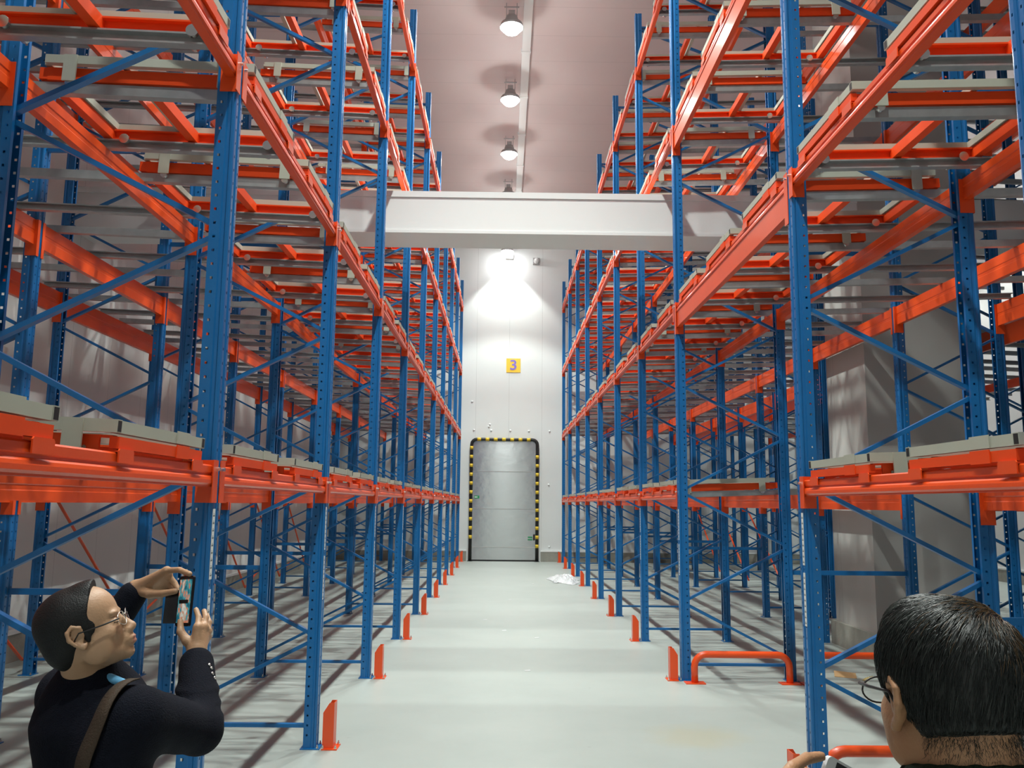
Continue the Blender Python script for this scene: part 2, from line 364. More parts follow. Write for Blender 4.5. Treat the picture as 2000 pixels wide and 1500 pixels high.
# ------------------------------------------------------------------ racking
ZL = [1.94, 4.14, 6.37, 8.64]; ZT = 9.78
BAY = 2.778
SLOPE = .035
def post_mesh(h, holes=True):
    """open steel post, face towards +x"""
    m = MB()
    def strip(p, q, hw=0, pitch=.075, z0=.1, hh=.014):
        if hw == 0 or not holes:
            m.add([(*p, 0), (*q, 0), (*q, h), (*p, h)], [(0, 1, 2, 3)]); return
        P = Vector((*p, 0)); Q = Vector((*q, 0)); d = (Q - P); L = d.length; d.normalize(); c = (P + Q) / 2
        a, b = c - d * hw / 2, c + d * hw / 2
        for s, t in ((P, a), (b, Q)): m.add([(s.x, s.y, 0), (t.x, t.y, 0), (t.x, t.y, h), (s.x, s.y, h)], [(0, 1, 2, 3)])
        z = 0; k = z0
        while k + hh < h:
            m.add([(a.x, a.y, z), (b.x, b.y, z), (b.x, b.y, k), (a.x, a.y, k)], [(0, 1, 2, 3)]); z = k + hh; k += pitch
        m.add([(a.x, a.y, z), (b.x, b.y, z), (b.x, b.y, h), (a.x, a.y, h)], [(0, 1, 2, 3)])
    prof = [(-.060, -.032), (-.060, -.055), (-.004, -.055), (.003, -.047), (.018, -.047), (.025, -.055), (.036, -.055), (.043, -.051), (.045, -.042), (.045, -.018), (.036, -.012), (.036, .012), (.045, .018), (.045, .042), (.043, .051), (.036, .055), (.025, .055), (.018, .047), (.003, .047), (-.004, .055), (-.060, .055), (-.060, .032)]
    for i in range(len(prof) - 1):
        hw = .014 if i in (1, 19) else .009 if i in (8, 12) else 0
        strip(prof[i], prof[i + 1], hw, .075)
    m.add([(x, y, h) for x, y in prof], [tuple(range(len(prof)))])
    return m.mesh('post', M['blue'])
POST = post_mesh(ZT); POST_PLAIN = post_mesh(ZT, False)
BASE = MB().box(-.08, .075, -.075, .075, 0, .008).mesh('base_plate', M['blue'])
BOLT = MB().cyl((0, 0, .012), .011, .02, 'Z', 6).cyl((0, 0, .026), .006, .02, 'Z', 6).mesh('anchor_bolt', M['zinc'])
def brace_mesh(p, q):
    m = MB(); m.bar(p, q, .028, .045, (0, 1, 0)); return m
def frame_meshes(depth):
    out = []; D = depth
    def b(z0, z1, side):
        # side 0: front node low -> rear node high ; 1 reverse
        x0, x1 = -.03, -D + .03
        out.append(brace_mesh((x0, 0, z0), (x1, 0, z1)).mesh('diagonal_brace', M['blue']))
    zf = [.85 + 1.26 * k for k in range(7)]; zr = [.22 + 1.26 * k for k in range(8)]
    out.append(brace_mesh((-.03, 0, .17), (-D + .03, 0, .17)).mesh('horizontal_brace', M['blue']))
    for k in range(7):
        b(zf[k] - .02, zr[k] + .03, 0); b(zf[k] + .03, zr[k + 1] - .02, 1)
    out.append(brace_mesh((-.03, 0, ZT - .22), (-D + .03, 0, ZT - .22)).mesh('horizontal_brace', M['blue']))
    out.append(brace_mesh((-.03, 0, ZT - .25), (-D + .03, 0, zr[7] + .05)).mesh('diagonal_brace', M['blue']))
    return out
def label_strip_mesh():
    m = MB()
    for z0 in (1.56, 1.16):
        m.box(.0452, .0466, -.046, -.010, z0, z0 + .35, 'label')
        for k in range(9): m.box(.0466, .0469, -.041, -.016, z0 + .015 + .037 * k, z0 + .024 + .037 * k, 'print')
        for k in range(9): m.box(.0466, .0469, -.036, -.024, z0 + .028 + .037 * k, z0 + .031 + .037 * k, 'print')
    return m.mesh('label_strip')
LABEL = label_strip_mesh()
def make_frame(depth, plain=False, labels=False, mir=False):
    r = empty('upright_frame'); pm = POST_PLAIN if plain else POST
    inst('post', pm, r); inst('post', pm, r, (-depth, 0, 0), (0, 0, PI))
    for x in (0, -depth):
        b = inst('base_plate', BASE, r, (x, 0, 0))
        if not plain:
            for yy in (-.06, .06): inst('anchor_bolt', BOLT, b, (.055, yy, 0))
    for me in frame_meshes(depth): inst(me.name.split('.')[0], me, r)
    if labels:
        l = inst('label_strip', LABEL, r); l['label'] = 'two white location label strips'
        if mir: l.location = (0, .056, 0)
    return r
# -------- beams
def front_beam(L, deep=False):
    r = empty('pallet_beam'); z0 = -.09 if deep else .08; zc = -.17 if deep else 0
    prof = [(-.012, .19), (.030, .19), (.036, .183), (.036, .153), (.030, .147), (.030, .138), (.042, .128), (.045, .115), (.045, .098), (.038, .088), (.038, z0), (-.012, z0)]
    h = L / 2 - .0605
    MB().prism(prof, 'Y', -h, h).build('beam', 'red', r)
    for s in (-1, 1):
        c = MB(); y = s * h
        c.box(-.045, .052, min(y, y + s * .004), max(y, y + s * .004), zc, .215)
        c.box(.0475, .052, min(y, y + s * .042), max(y, y + s * .042), zc, .215)
        c.box(.0475, .052, min(y, y - s * .03), max(y, y - s * .03), zc, .215)
        k = c.build('connector', 'red', r)
        inst('bolt', BOLTH, k, (.052, s * (h + .025), .17))
    for yc in (LANES3 if deep else LANES):
        for s in (-1, 1):
            y = yc + s * .39
            MB().box(-.03, .044, y - .06, y + .06, .19, .194).prism([(y - .066, .150), (y + .066, .150), (y + .066, .195), (y + .058, .203), (y - .058, .203), (y - .066, .195)], 'X', .044, .050).build('rail_seat', 'red', r)
    return r
def rear_beam(L, top, bot, fs=1):
    r = empty('pallet_beam'); h = L / 2 - .0605
    mid = (top + bot) / 2
    prof = [(-.025, top), (.025, top), (.025, mid + .02), (.021, mid + .014), (.021, mid - .014), (.025, mid - .02), (.025, bot), (-.025, bot)]
    MB().prism(prof, 'Y', -h, h).build('beam', 'red', r)
    for s in (-1, 1):
        y = s * h
        c = MB().box(-.047, .052, min(y, y + s * .004), max(y, y + s * .004), bot - .10, top)
        c.box(min(.0475 * fs, .052 * fs), max(.0475 * fs, .052 * fs), min(y, y + s * .04), max(y, y + s * .04), bot - .10, top).build('connector', 'red', r)
    return r
BOLTH = MB().cyl((.006, 0, 0), .010, .022, 'X', 8).mesh('bolt', M['zinc'])
LANES = (-.69, .69); LANES3 = (-1.33, 0.0, 1.33)
# -------- rails
def rail_pair(L, far=False):
    r = empty('rail_pair'); x1 = -L
    for s in (-1, 1):
        y = .39; a, b = y - .028, y + .028; c = b - .016
        pr = [(a, 0), (b, 0), (b, .064), (a, .064), (a, .054), (c, .054), (c, .010), (a, .010)]
        if s < 0: pr = [(-p, q) for p, q in pr][::-1]; 
        MB().prism(pr, 'X', x1, -.03).build('rail', 'galv', r)
    return r
# -------- carts
def lower_cart(far=False):
    r = empty('lower_cart'); parts = []
    def p(name, mb, mt): parts.append((name, mb, mt))
    p('front_bar', MB().box(-.002, .036, -.45, .45, .204, .250).box(.036, .041, .12, .27, .200, .258), 'redcart')
    for s in (-1, 1):
        y = s * .428
        p('side_rail', MB().box(-1.17, -.048, y - .006, y + .006, .180, .256).box(-1.17, 0, min(y, y - s * .038), max(y, y - s * .038), .246, .256)
          .box(-1.17, -.048, min(y, y - s * .038), max(y, y - s * .038), .180, .188), 'redcart')
    for x in (-.62, -1.19): p('cross_member', MB().box(x - .03, x + .03, -.43, .43, .186, .256), 'redcart')
    if not far:
        for x in (-.10, -1.06):
            for s in (-1, 1):
                p('wheel', MB().cyl((x, s * .341, .168), .033, .022, 'Y', 14).tube([(x, s * .34, .193), (x, s * .421, .193)], .008, 8), 'zinc')
                p('axle_bolt', MB().cyl((x, s * .438, .205), .009, .010, 'Y', 8), 'zinc')
    return r, parts
def upper_cart(far=False):
    r = empty('upper_cart'); parts = []
    def p(name, mb, mt): parts.append((name, mb, mt))
    p('front_bar', MB().box(-.01, .034, -.435, .435, .264, .312).box(.034, .038, .12, .27, .264, .320), 'beige')
    for s in (-1, 1):
        y = s * .457
        p('side_rail', MB().box(-1.17, .035, y - .020, y + .020, .264, .314), 'beige')
        p('open_end_shade', MB().box(.0352, .0356, y - .016, y + .016, .268, .310), 'dark')  # dark plate painted in for the shade inside the hollow rail end
    for x in (-.72, -1.17): p('cross_member', MB().box(x - .02, x + .02, -.44, .44, .266, .310), 'beige')
    if not far:
        for x in (-.13, -1.02):
            for s in (-1, 1):
                p('wheel_bracket', MB().box(x - .038, x + .038, s * .482 - .005, s * .482 + .005, .155, .314), 'beige')
                p('wheel', MB().cyl((x, s * .465, .150), .024, .024, 'Y', 10), 'zinc')
    return r, parts
def assemble(rp, far):
    r, parts = rp
    if far:   # too small in view to show parts: one mesh
        nm = r.name.split('.')[0]; bpy.data.objects.remove(r); m = MB(); mt = parts[0][2]
        for _, mb, _m in parts:
            m.add(mb.v, mb.f)
        return m.build(nm, mt)
    for n, mb, mt in parts: mb.build(n, mt, r)
    return r
proto_lib = []
def P(o): proto_lib.append(o); return o
BR = {'b': (.151, -.0), 'c': (.199, -.02), 'd': (.240, -.02)}
PR = {}
for key, L in (('n', BAY), ('w', 9.98 - 5.87), ('s', 5.87 - 3.155)):
    PR['front' + key] = P(front_beam(L, key == 'w'))
    for r_, (t_, b_) in BR.items(): PR[r_ + key] = P(rear_beam(L, t_, b_, 1 if r_ == 'c' else -1))
PR['rail'] = P(rail_pair(3.84)); PR['railfar'] = P(rail_pair(3.84, True)); PR['railshort'] = P(rail_pair(2.68))
PR['low'] = P(assemble(lower_cart(), False)); PR['lowfar'] = P(assemble(lower_cart(True), True))
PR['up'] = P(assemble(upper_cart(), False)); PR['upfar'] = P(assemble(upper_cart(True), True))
PR['fab'] = P(make_frame(1.204, labels=True)); PR['fabr'] = P(make_frame(1.21, labels=True, mir=True)); PR['fcd'] = P(make_frame(1.21)); PR['fcdf'] = P(make_frame(1.2, True))

def block(side, xa, offs, ys, wide, sgn, tex, skip, carts=True, start_row=0):
    """sgn=+1: rack faces +x (left of the aisle); -1: faces -x"""
    rz = 0 if sgn > 0 else PI
    rows = 'abcd'
    for i, y in enumerate(ys):
        f = copy_tree(PR['fab' if sgn > 0 else 'fabr'] if carts else PR['fcdf'])
        put(f, (xa, y, 0), rz, 'blue upright frame on the aisle side of the %s rack, %s from the camera' % (tex, ordn[i]), 'rack frame', 'aisle-side upright frames of the %s rack' % tex)
        if (i, 'cd') in skip: continue
        f = copy_tree(PR['fcd' if carts and y < 16 else 'fcdf'])
        put(f, (xa - sgn * offs[1], y, 0), rz, 'blue upright frame at the rear of the %s rack, %s from the camera' % (tex, ordn[i]), 'rack frame', 'rear upright frames of the %s rack' % tex)
    for i in range(len(ys) - 1):
        y0, y1 = ys[i], ys[i + 1]; yc = (y0 + y1) / 2; key = 'w' if i == wide else 's' if (tex == 'right' and i == 0) else 'n'
        for l, z in enumerate(ZL):
            if i == wide and l == 0: continue
            lv = ['lowest', 'second', 'third', 'top'][l]
            for rn, off, nm in (('front', 0, 'front'), ('b', offs[0], 'second-row'), ('c', offs[1], 'third-row'), ('d', offs[2], 'rearmost')):
                if (i, rn) in skip: continue
                b = copy_tree(PR[rn + key])
                put(b, (xa - sgn * off, yc, z), rz, 'orange-red %s beam of the %s rack, %s level, %s bay from the camera' % (nm, tex, lv, ordn[i]), 'rack beam', '%s beams of the %s rack' % (nm, tex))
            lanes = LANES3 if key == 'w' else LANES
            for q, dy in enumerate(lanes):
                yy = yc + dy
                ln = ['nearer', 'farther'][q] if key != 'w' else ['nearest', 'middle', 'farthest'][q]
                where = '%s rack, %s level, %s bay, %s lane' % (tex, lv, ordn[i], ln)
                short = (i, 'd') in skip
                r = copy_tree(PR['railshort' if short else 'rail' if carts and yy < 15 else 'railfar'])
                put(r, (xa, yy, z + .11), rz, 'galvanised rail pair, ' + where, 'rail pair', 'push-back rails of the %s rack' % tex); r.rotation_euler[1] = math.atan(SLOPE) 
                if not carts: continue
                far = 'far' if yy > 14 else ''
                c = copy_tree(PR['low' + far]); put(c, (xa, yy, z), rz, 'red push-back cart under a beige one, ' + where, 'pallet cart', 'red push-back carts of the %s rack' % tex)
                c.rotation_euler[1] = math.atan(SLOPE)
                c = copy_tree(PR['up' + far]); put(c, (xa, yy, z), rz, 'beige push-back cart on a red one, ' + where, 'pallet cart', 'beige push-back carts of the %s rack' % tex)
                c.rotation_euler[1] = math.atan(SLOPE)
YL = [1.631 + BAY * k for k in range(11)]
YL = [7.187 + 2.7785 * (k - 2) for k in range(11)]
XA_L = -1.506; OFF_L = (1.204, 2.574, 3.784)
block('left', XA_L, OFF_L, YL, -1, 1, 'left', set())
YR = [3.155, 5.87, 9.98] + [9.98 + 2.778 * k for k in range(1, 8)]
XA_R = 2.087; OFF_R = (1.21, 2.63, 3.84)
block('right', XA_R, OFF_R, YR, 1, -1, 'right', {(3, 'cd'), (2, 'd'), (3, 'd')})
# lone post of the third row beside the boxed column
f = inst('rack_post', POST, None, (XA_R + OFF_R[1], YR[3], 0), (0, 0, PI)); tag(f, 'single blue post beside the boxed column behind the right rack', 'rack post')
# the rack of the next aisle, back to back with the right one
YB = [9.98 + 2.778 * k for k in range(-2, 8)]
block('back', 10.45, (1.2, 2.5, 3.75), YB, -1, 1, 'farther right', {(i, 'front') for i in range(9)} | {(i, 'c') for i in range(9)}, carts=False)
def remove_tree(o):
    for c in list(o.children): remove_tree(c)
    bpy.data.objects.remove(o)
for o in proto_lib: remove_tree(o)
# row spacers between the aisle-side and rear frames
k = 0
for xa, offs, ys, sg, tex in ((XA_L, OFF_L, YL, 1, 'left'), (XA_R, OFF_R, YR, -1, 'right')):
    for i, y in enumerate(ys):
        if sg < 0 and i == 3: continue
        for z, zn in ((1.2, 'low'), (5.0, 'mid-height'), (8.0, 'high')):
            x0 = xa - sg * (offs[0] + .047); x1 = xa - sg * (offs[1] - .05)
            o = MB().box(-abs(x1 - x0) / 2, abs(x1 - x0) / 2, -.015, .015, -.025, .025).build('row_spacer', 'blue'); o.location = ((x0 + x1) / 2, y, z)
            tag(o, '%s blue row spacer inside the %s rack, %s frame line from the camera' % (zn, tex, ordn[i]), 'row spacer', 'row spacers of the %s rack' % tex)
# red diagonal rods behind the left rack
RX = XA_L - OFF_L[2] - .065
def rod(p, q, lab, name='brace_rod'):
    m = MB().bar(p, q, .012, .035, (1, 0, 0)); o = m.build(name, 'red'); tag(o, lab, 'brace rod', 'red brace rods at the back of the racks'); return o
for i in (2, 3, 4, 5, 6, 7):
    ya, yb = YL[i] + .03, YL[i + 1] - .03
    rod((RX, ya, 2.25) if i != 2 else (RX, ya, 2.25), (RX, yb, .16), 'red diagonal rod falling away behind the left rack, %s bay' % ordn[i])
    rod((RX - .02, ya, .16), (RX - .02, ya + .9, .42), 'short low red rod behind the left rack, %s bay' % ordn[i])
RXR = XA_R + OFF_R[2] + .065
for i in (5, 6, 7):
    rod((RXR + .03, YR[i] + .03, .16), (RXR + .03, YR[i + 1] - .03, 1.85), 'red diagonal rod behind the right rack, %s bay' % ordn[i])

# ------------------------------------------------------------------ post guards and end guards
def make_guard():
    r = empty('post_guard')
    MB().box(.044, .050, -.055, .055, .006, .355).build('face_plate', 'red', r)
    for s in (-1, 1):
        y = s * .055
        MB().prism([(-.038, .006), (.05, .006), (.05, .355), (.010, .355), (-.038, .28)], 'Y', y - .003, y + .003).build('side_plate', 'red', r)
    b = MB().box(-.040, .085, -.085, .085, 0, .008).build('base_plate', 'red', r)
    for x, y in ((-.03, -.07), (.07, -.07), (.07, .07)): inst('anchor_bolt', BOLT, b, (x, y, 0))
    return r
g0 = make_guard()
for k, (x, ys, rz, tex) in enumerate(((-1.375, YL, 0, 'left'), (1.963, YR, PI, 'right'))):
    for i, y in enumerate(ys):
        if k == 0 and i == 0 and False: continue
        g = g0 if (k == 0 and i == 0) else copy_tree(g0)
        put(g, (x, y, 0), rz + (.04 if i % 3 == 1 else 0), 'red steel post guard at the %s rack foot, %s from the camera' % (tex, ordn[i]), 'post guard', 'post guards along the %s rack' % tex)
def hoop(x0, x1, y, lab):
    r = tag(empty('end_guard', ((x0 + x1) / 2, y, 0)), lab, 'end guard', 'red tube guards at the rack ends'); h = (x1 - x0) / 2; R = .13; z = .31
    path = [(-h, 0, .01), (-h, 0, z - R)] + [(-h + R - R * math.cos(a), 0, z - R + R * math.sin(a)) for a in (PI / 10, PI / 5, 3 * PI / 10, 2 * PI / 5, PI / 2)]
    path += [(h - R + R * math.sin(a), 0, z - R + R * math.cos(a)) for a in (0, PI / 10, PI / 5, 3 * PI / 10, 2 * PI / 5, PI / 2)] + [(h, 0, .01)]
    MB().tube(path, .038, 14).build('tube', 'red', r, True)
    for s in (-1, 1): MB().box(s * h - .11, s * h + .11, -.07, .07, 0, .01).build('foot_plate', 'red', r)
hoop(2.16, 3.22, 9.80, 'red tube hoop guarding the aisle end of the right rack beyond the gap')
hoop(3.46, 4.56, 9.80, 'red tube hoop on the far side of the gap, second from the aisle')
hoop(4.82, 5.86, 9.80, 'red tube hoop beyond the gap nearest to the boxed column')
hoop(2.22, 3.24, 6.05, 'red tube hoop on the near side of the gap beside the near right post')
hoop(3.50, 4.58, 6.05, 'red tube hoop on the near side of the gap, second from the aisle')

# ------------------------------------------------------------------ things on the floor
def heap(name, cx, cy, rx, ry, hz, mt, label, cat, seed):
    rnd = np.random.RandomState(seed); m = MB(); n = 26; vs = []
    for j in range(n):
        for i in range(n):
            u = i / (n - 1) * 2 - 1; v = j / (n - 1) * 2 - 1; rr = math.hypot(u, v)
            e = max(0, 1 - rr ** 2)
            z = hz * e * (.4 + .6 * abs(math.sin(5.1 * u + 3.3 * v + 2 * math.sin(4 * v)) * math.cos(4.3 * v - 2.7 * u))) + .012 * rnd.rand()
            vs.append((cx + rx * u * (1 + .15 * math.sin(6 * v)), cy + ry * v * (1 + .2 * math.sin(5 * u)), max(.004, z)))
    fs = [(j * n + i, j * n + i + 1, (j + 1) * n + i + 1, (j + 1) * n + i) for j in range(n - 1) for i in range(n - 1)
          if math.hypot((i / (n - 1) * 2 - 1), (j / (n - 1) * 2 - 1)) < 1.05]
    m.add(vs, fs); o = m.build(name, mt); tag(o, label, cat); return o
heap('plastic_sheet', 1.62, 22.6, .38, 1.15, .16, 'plastic', 'crumpled clear white plastic sheet on the floor by the far right guards', 'plastic sheet', 3)
o = MB().add([(3.88, 10.22, .005), (4.10, 10.12, .005), (4.16, 10.30, .03), (3.95, 10.42, .035), (3.88, 10.22, .001), (4.10, 10.12, .001), (4.16, 10.30, .026), (3.95, 10.42, .031)],
             [(0, 1, 2, 3), (7, 6, 5, 4), (0, 4, 5, 1), (1, 5, 6, 2), (2, 6, 7, 3), (3, 7, 4, 0)]).build('cardboard_scrap', 'cardboard'); tag(o, 'torn brown cardboard scrap on the floor in the rack gap', 'cardboard scrap')
o = heap('paper_scrap', 4.22, 10.0, .09, .07, .05, 'foam', 'crumpled yellowish paper scrap beside the cardboard scrap', 'paper scrap', 5)
for i, (x, y) in enumerate([(.29, 10.4), (.5, 12.9), (.02, 13.6), (.15, 17.9), (-.3, 14.8), (.74, 21.5)]):
    o = MB().add([(x, y, .003), (x + .07, y + .02, .003), (x + .06, y + .07, .006), (x - .01, y + .05, .004), (x, y, .0005), (x + .07, y + .02, .0005), (x + .06, y + .07, .0035), (x - .01, y + .05, .001)],
                 [(0, 1, 2, 3), (7, 6, 5, 4), (0, 4, 5, 1), (1, 5, 6, 2), (2, 6, 7, 3), (3, 7, 4, 0)]).build('litter_flake', 'plastic')
    tag(o, 'tiny white flake of litter on the aisle floor, %s from the camera' % ordn[i], 'litter', 'white flakes on the aisle floor')

#@@PEOPLE@@
# ------------------------------------------------------------------ people: smooth-union volumes turned into one skin each
class SDF:
    def __init__(s, lo, hi, h):
        s.lo = np.array(lo, float); s.h = h; s.n = np.ceil((np.array(hi) - s.lo) / h).astype(int) + 1
        s.F = np.ones(s.n, np.float32)
    def blk(s, lo, hi):
        a = np.maximum(np.floor((np.array(lo) - s.lo) / s.h).astype(int), 0); b = np.minimum(np.ceil((np.array(hi) - s.lo) / s.h).astype(int) + 1, s.n)
        if np.any(b <= a): return None
        g = [(s.lo[i] + s.h * np.arange(a[i], b[i])).astype(np.float32) for i in range(3)]
        return tuple(slice(a[i], b[i]) for i in range(3)), g[0][:, None, None], g[1][None, :, None], g[2][None, None, :]
    def put(s, sl, d, k):
        A = s.F[sl]
        if k > 0:
            hh = np.maximum(k - np.abs(A - d), 0) / k; s.F[sl] = np.minimum(A, d) - hh * hh * k / 4
        else: s.F[sl] = np.minimum(A, d)
    def cut(s, sl, d, k):   # remove where d<0
        A = s.F[sl]; d = -d
        hh = np.maximum(k - np.abs(A - d), 0) / k; s.F[sl] = np.maximum(A, d) + hh * hh * k / 4
    def cone(s, p, q, r1, r2=None, k=.01):
        r2 = r1 if r2 is None else r2; p = np.array(p, float); q = np.array(q, float); m = max(r1, r2) + 2 * k + 2 * s.h
        B = s.blk(np.minimum(p, q) - m, np.maximum(p, q) + m)
        if B is None: return
        sl, X, Y, Z = B; d = q - p; L2 = float(d @ d) + 1e-12
        t = np.clip(((X - p[0]) * d[0] + (Y - p[1]) * d[1] + (Z - p[2]) * d[2]) / L2, 0, 1)
        D = np.sqrt((X - p[0] - t * d[0]) ** 2 + (Y - p[1] - t * d[1]) ** 2 + (Z - p[2] - t * d[2]) ** 2) - (r1 + t * (r2 - r1))
        s.put(sl, D, k)
    def chain(s, pts, rs, k=.006):
        for i in range(len(pts) - 1): s.cone(pts[i], pts[i + 1], rs[i], rs[i + 1], k)
    def ell(s, c, r, T=None, k=.01, sub=False):
        c = np.array(c, float); r = np.array(r, float); sc = 1.0
        if T is not None:
            w = np.array(T @ Vector(c)); sc = T.to_scale()[0]; Ri = np.array(T.to_3x3().inverted())
        else: w = c; Ri = np.eye(3)
        m = max(r) * sc + 2 * k + 2 * s.h; B = s.blk(w - m, w + m)
        if B is None: return
        sl, X, Y, Z = B; x, y, z = X - w[0], Y - w[1], Z - w[2]
        a = [(Ri[i, 0] * x + Ri[i, 1] * y + Ri[i, 2] * z) / r[i] for i in range(3)]
        k0 = np.sqrt(a[0] ** 2 + a[1] ** 2 + a[2] ** 2); k1 = np.sqrt((a[0] / r[0]) ** 2 + (a[1] / r[1]) ** 2 + (a[2] / r[2]) ** 2) + 1e-6
        D = k0 * (k0 - 1) / k1 * sc
        (s.cut if sub else s.put)(sl, D.astype(np.float32), k)
    def plane(s, n, d, T, k=.006):
        """keep n.p < d in the local frame of T"""
        sl, X, Y, Z = s.blk(s.lo, s.lo + s.h * (s.n - 1)); Ti = T.inverted(); sc = T.to_scale()[0]
        nn = Vector(n).normalized(); R = np.array(Ti.to_3x3()); t = np.array(Ti.translation)
        v = sum(nn[i] * (R[i, 0] * X + R[i, 1] * Y + R[i, 2] * Z + t[i]) for i in range(3)) - d / Vector(n).length
        s.cut(sl, (-v * sc).astype(np.float32), k)
    def mesh(s, name, mats, pick=None):
        F = s.F; S = F < 0; n = F.shape
        c = np.zeros([a - 1 for a in n], np.uint8)
        for i in (0, 1):
            for j in (0, 1):
                for k in (0, 1): c += S[i:n[0] - 1 + i, j:n[1] - 1 + j, k:n[2] - 1 + k]
        act = (c > 0) & (c < 8); idx = np.argwhere(act); pos = np.zeros((len(idx), 3)); cnt = np.zeros(len(idx))
        cor = [(i, j, k) for i in (0, 1) for j in (0, 1) for k in (0, 1)]
        for a in cor:
            for b in cor:
                if sum(b) - sum(a) == 1 and sum(abs(np.subtract(a, b))) == 1:
                    fa = F[tuple((idx + a).T)]; fb = F[tuple((idx + b).T)]; m = (fa < 0) != (fb < 0)
                    t = np.where(m, fa / np.where(m, fa - fb, 1), 0)
                    pos[m] += (np.array(a) + t[:, None] * np.subtract(b, a))[m]; cnt[m] += 1
        V = s.lo + s.h * (idx + pos / cnt[:, None])
        vid = -np.ones(c.shape, np.int32); vid[act] = np.arange(len(idx)); faces = []
        for ax in range(3):
            u, v = [(1, 2), (2, 0), (0, 1)][ax]
            A = np.take(S, range(0, n[ax] - 1), ax); Bb = np.take(S, range(1, n[ax]), ax)
            e = np.argwhere(A != Bb); ok = (e[:, u] > 0) & (e[:, v] > 0) & (e[:, u] < n[u] - 1) & (e[:, v] < n[v] - 1); e = e[ok]
            flip = A[tuple(e.T)]
            def g(du, dv):
                q = e.copy(); q[:, u] -= du; q[:, v] -= dv; return vid[tuple(q.T)]
            Q = np.stack([g(1, 1), g(0, 1), g(0, 0), g(1, 0)], 1); Q[~flip] = Q[~flip][:, ::-1]; faces.append(Q)
        Q = np.concatenate(faces); Q = Q[(Q >= 0).all(1)]
        me = bpy.data.meshes.new(name); me.vertices.add(len(V)); me.vertices.foreach_set('co', V.astype(np.float32).ravel())
        me.loops.add(Q.size); me.loops.foreach_set('vertex_index', Q.astype(np.int32).ravel())
        me.polygons.add(len(Q)); me.polygons.foreach_set('loop_start', np.arange(0, Q.size, 4, dtype=np.int32))
        me.polygons.foreach_set('use_smooth', np.ones(len(Q), bool))
        for m in mats: me.materials.append(M[m])
        if pick is not None:
            C = V[Q].mean(1); me.polygons.foreach_set('material_index', pick(C).astype(np.int32))
        me.update(calc_edges=True); me.validate(); return me
def frame_T(pos, yaw, pitch=0, roll=0, s=1.0):
    """local x forward, y left, z up"""
    return Matrix.Translation(pos) @ Matrix.Rotation(yaw, 4, 'Z') @ Matrix.Rotation(-pitch, 4, 'Y') @ Matrix.Rotation(roll, 4, 'X') @ Matrix.Scale(s, 4)
def L(T, p): return tuple(T @ Vector(p))
def head(S, T, pout=0.0, ears=True):
    e = lambda c, r, k=.012, sub=False: S.ell(c, r, T, k, sub)
    e((-.015, 0, .035), (.095, .075, .085)); e((.02, 0, .02), (.068, .066, .085), .02); e((.035, 0, .045), (.050, .058, .052), .02)
    e((.035, 0, -.045), (.055, .056, .060), .02); e((.045, 0, -.082), (.040, .040, .026), .02); e((.075, 0, -.098), (.018, .022, .015), .015)
    for s in (-1, 1):
        e((.052, s * .036, -.028), (.030, .026, .026), .015)
        e((.018, s * .054, -.060), (.036, .014, .034), .02)
        e((.081, s * .024, .016), (.012, .022, .007), .010)           # brow ridge
        e((.094, s * .031, -.006), (.015, .016, .010), .010, True)     # eye socket
        e((.073, s * .031, -.007), (.0145, .0165, .0125), .004)        # lids
    S.cone(L(T, (.085, 0, .004)), L(T, (.107, 0, -.036)), .008, .0115, .010)
    for s in (-1, 1): e((.099, s * .0125, -.041), (.012, .008, .008), .005)
    e((.104, 0, -.037), (.013, .012, .011), .006)
    e((.086 + pout * .5, 0, -.062), (.014 + pout * .6, .028, .022), .012)
    e((.095 + pout, 0, -.064), (.011, .021, .0065), .004); e((.093 + pout, 0, -.076), (.011, .018, .0068), .004)
    e((.108 + pout, 0, -.0700), (.010, .020, .0014), .002, True)
    if ears:
        for s in (-1, 1):
            y = s * .077
            pts = [(.004, y - s * .004, -.006), (.006, y + s * .002, .016), (-.010, y + s * .006, .026), (-.024, y + s * .009, .016), (-.026, y + s * .009, -.004), (-.016, y + s * .005, -.022), (-.002, y, -.036), (.006, y - s * .003, -.030)]
            S.chain([L(T, p) for p in pts], [.005, .0045, .005, .0055, .0055, .005, .0065, .005], .003)
            e((-.008, y - s * .002, -.004), (.018, .005, .028), .003)
            e((-.003, y + s * .007, -.006), (.009, .006, .013), .003, True)
def limb_hand(S, wrist, knk, fingers, thumb, fr=.0095):
    for kx in knk: S.cone(wrist, kx, .025, .0138, .012)
    for a, b in zip(knk[:-1], knk[1:]): S.cone(a, b, .012, .012, .008)
    for kx, f in zip(knk, fingers):
        r = [.0105, fr, fr * .93, fr * .84][:len(f) + 1]; S.chain([kx] + list(f), r, .003)
    S.chain([wrist] + list(thumb), [.020, .0150, .0115, .0095], .006)
def obj_from(me, name, parent=None): return link(bpy.data.objects.new(name, me), parent)

KS = 1.18
def K(p, ks=None):
    k = KS if ks is None else ks; return (p[0] * k, p[1] * k, CAM_H + (p[2] - CAM_H) * k)
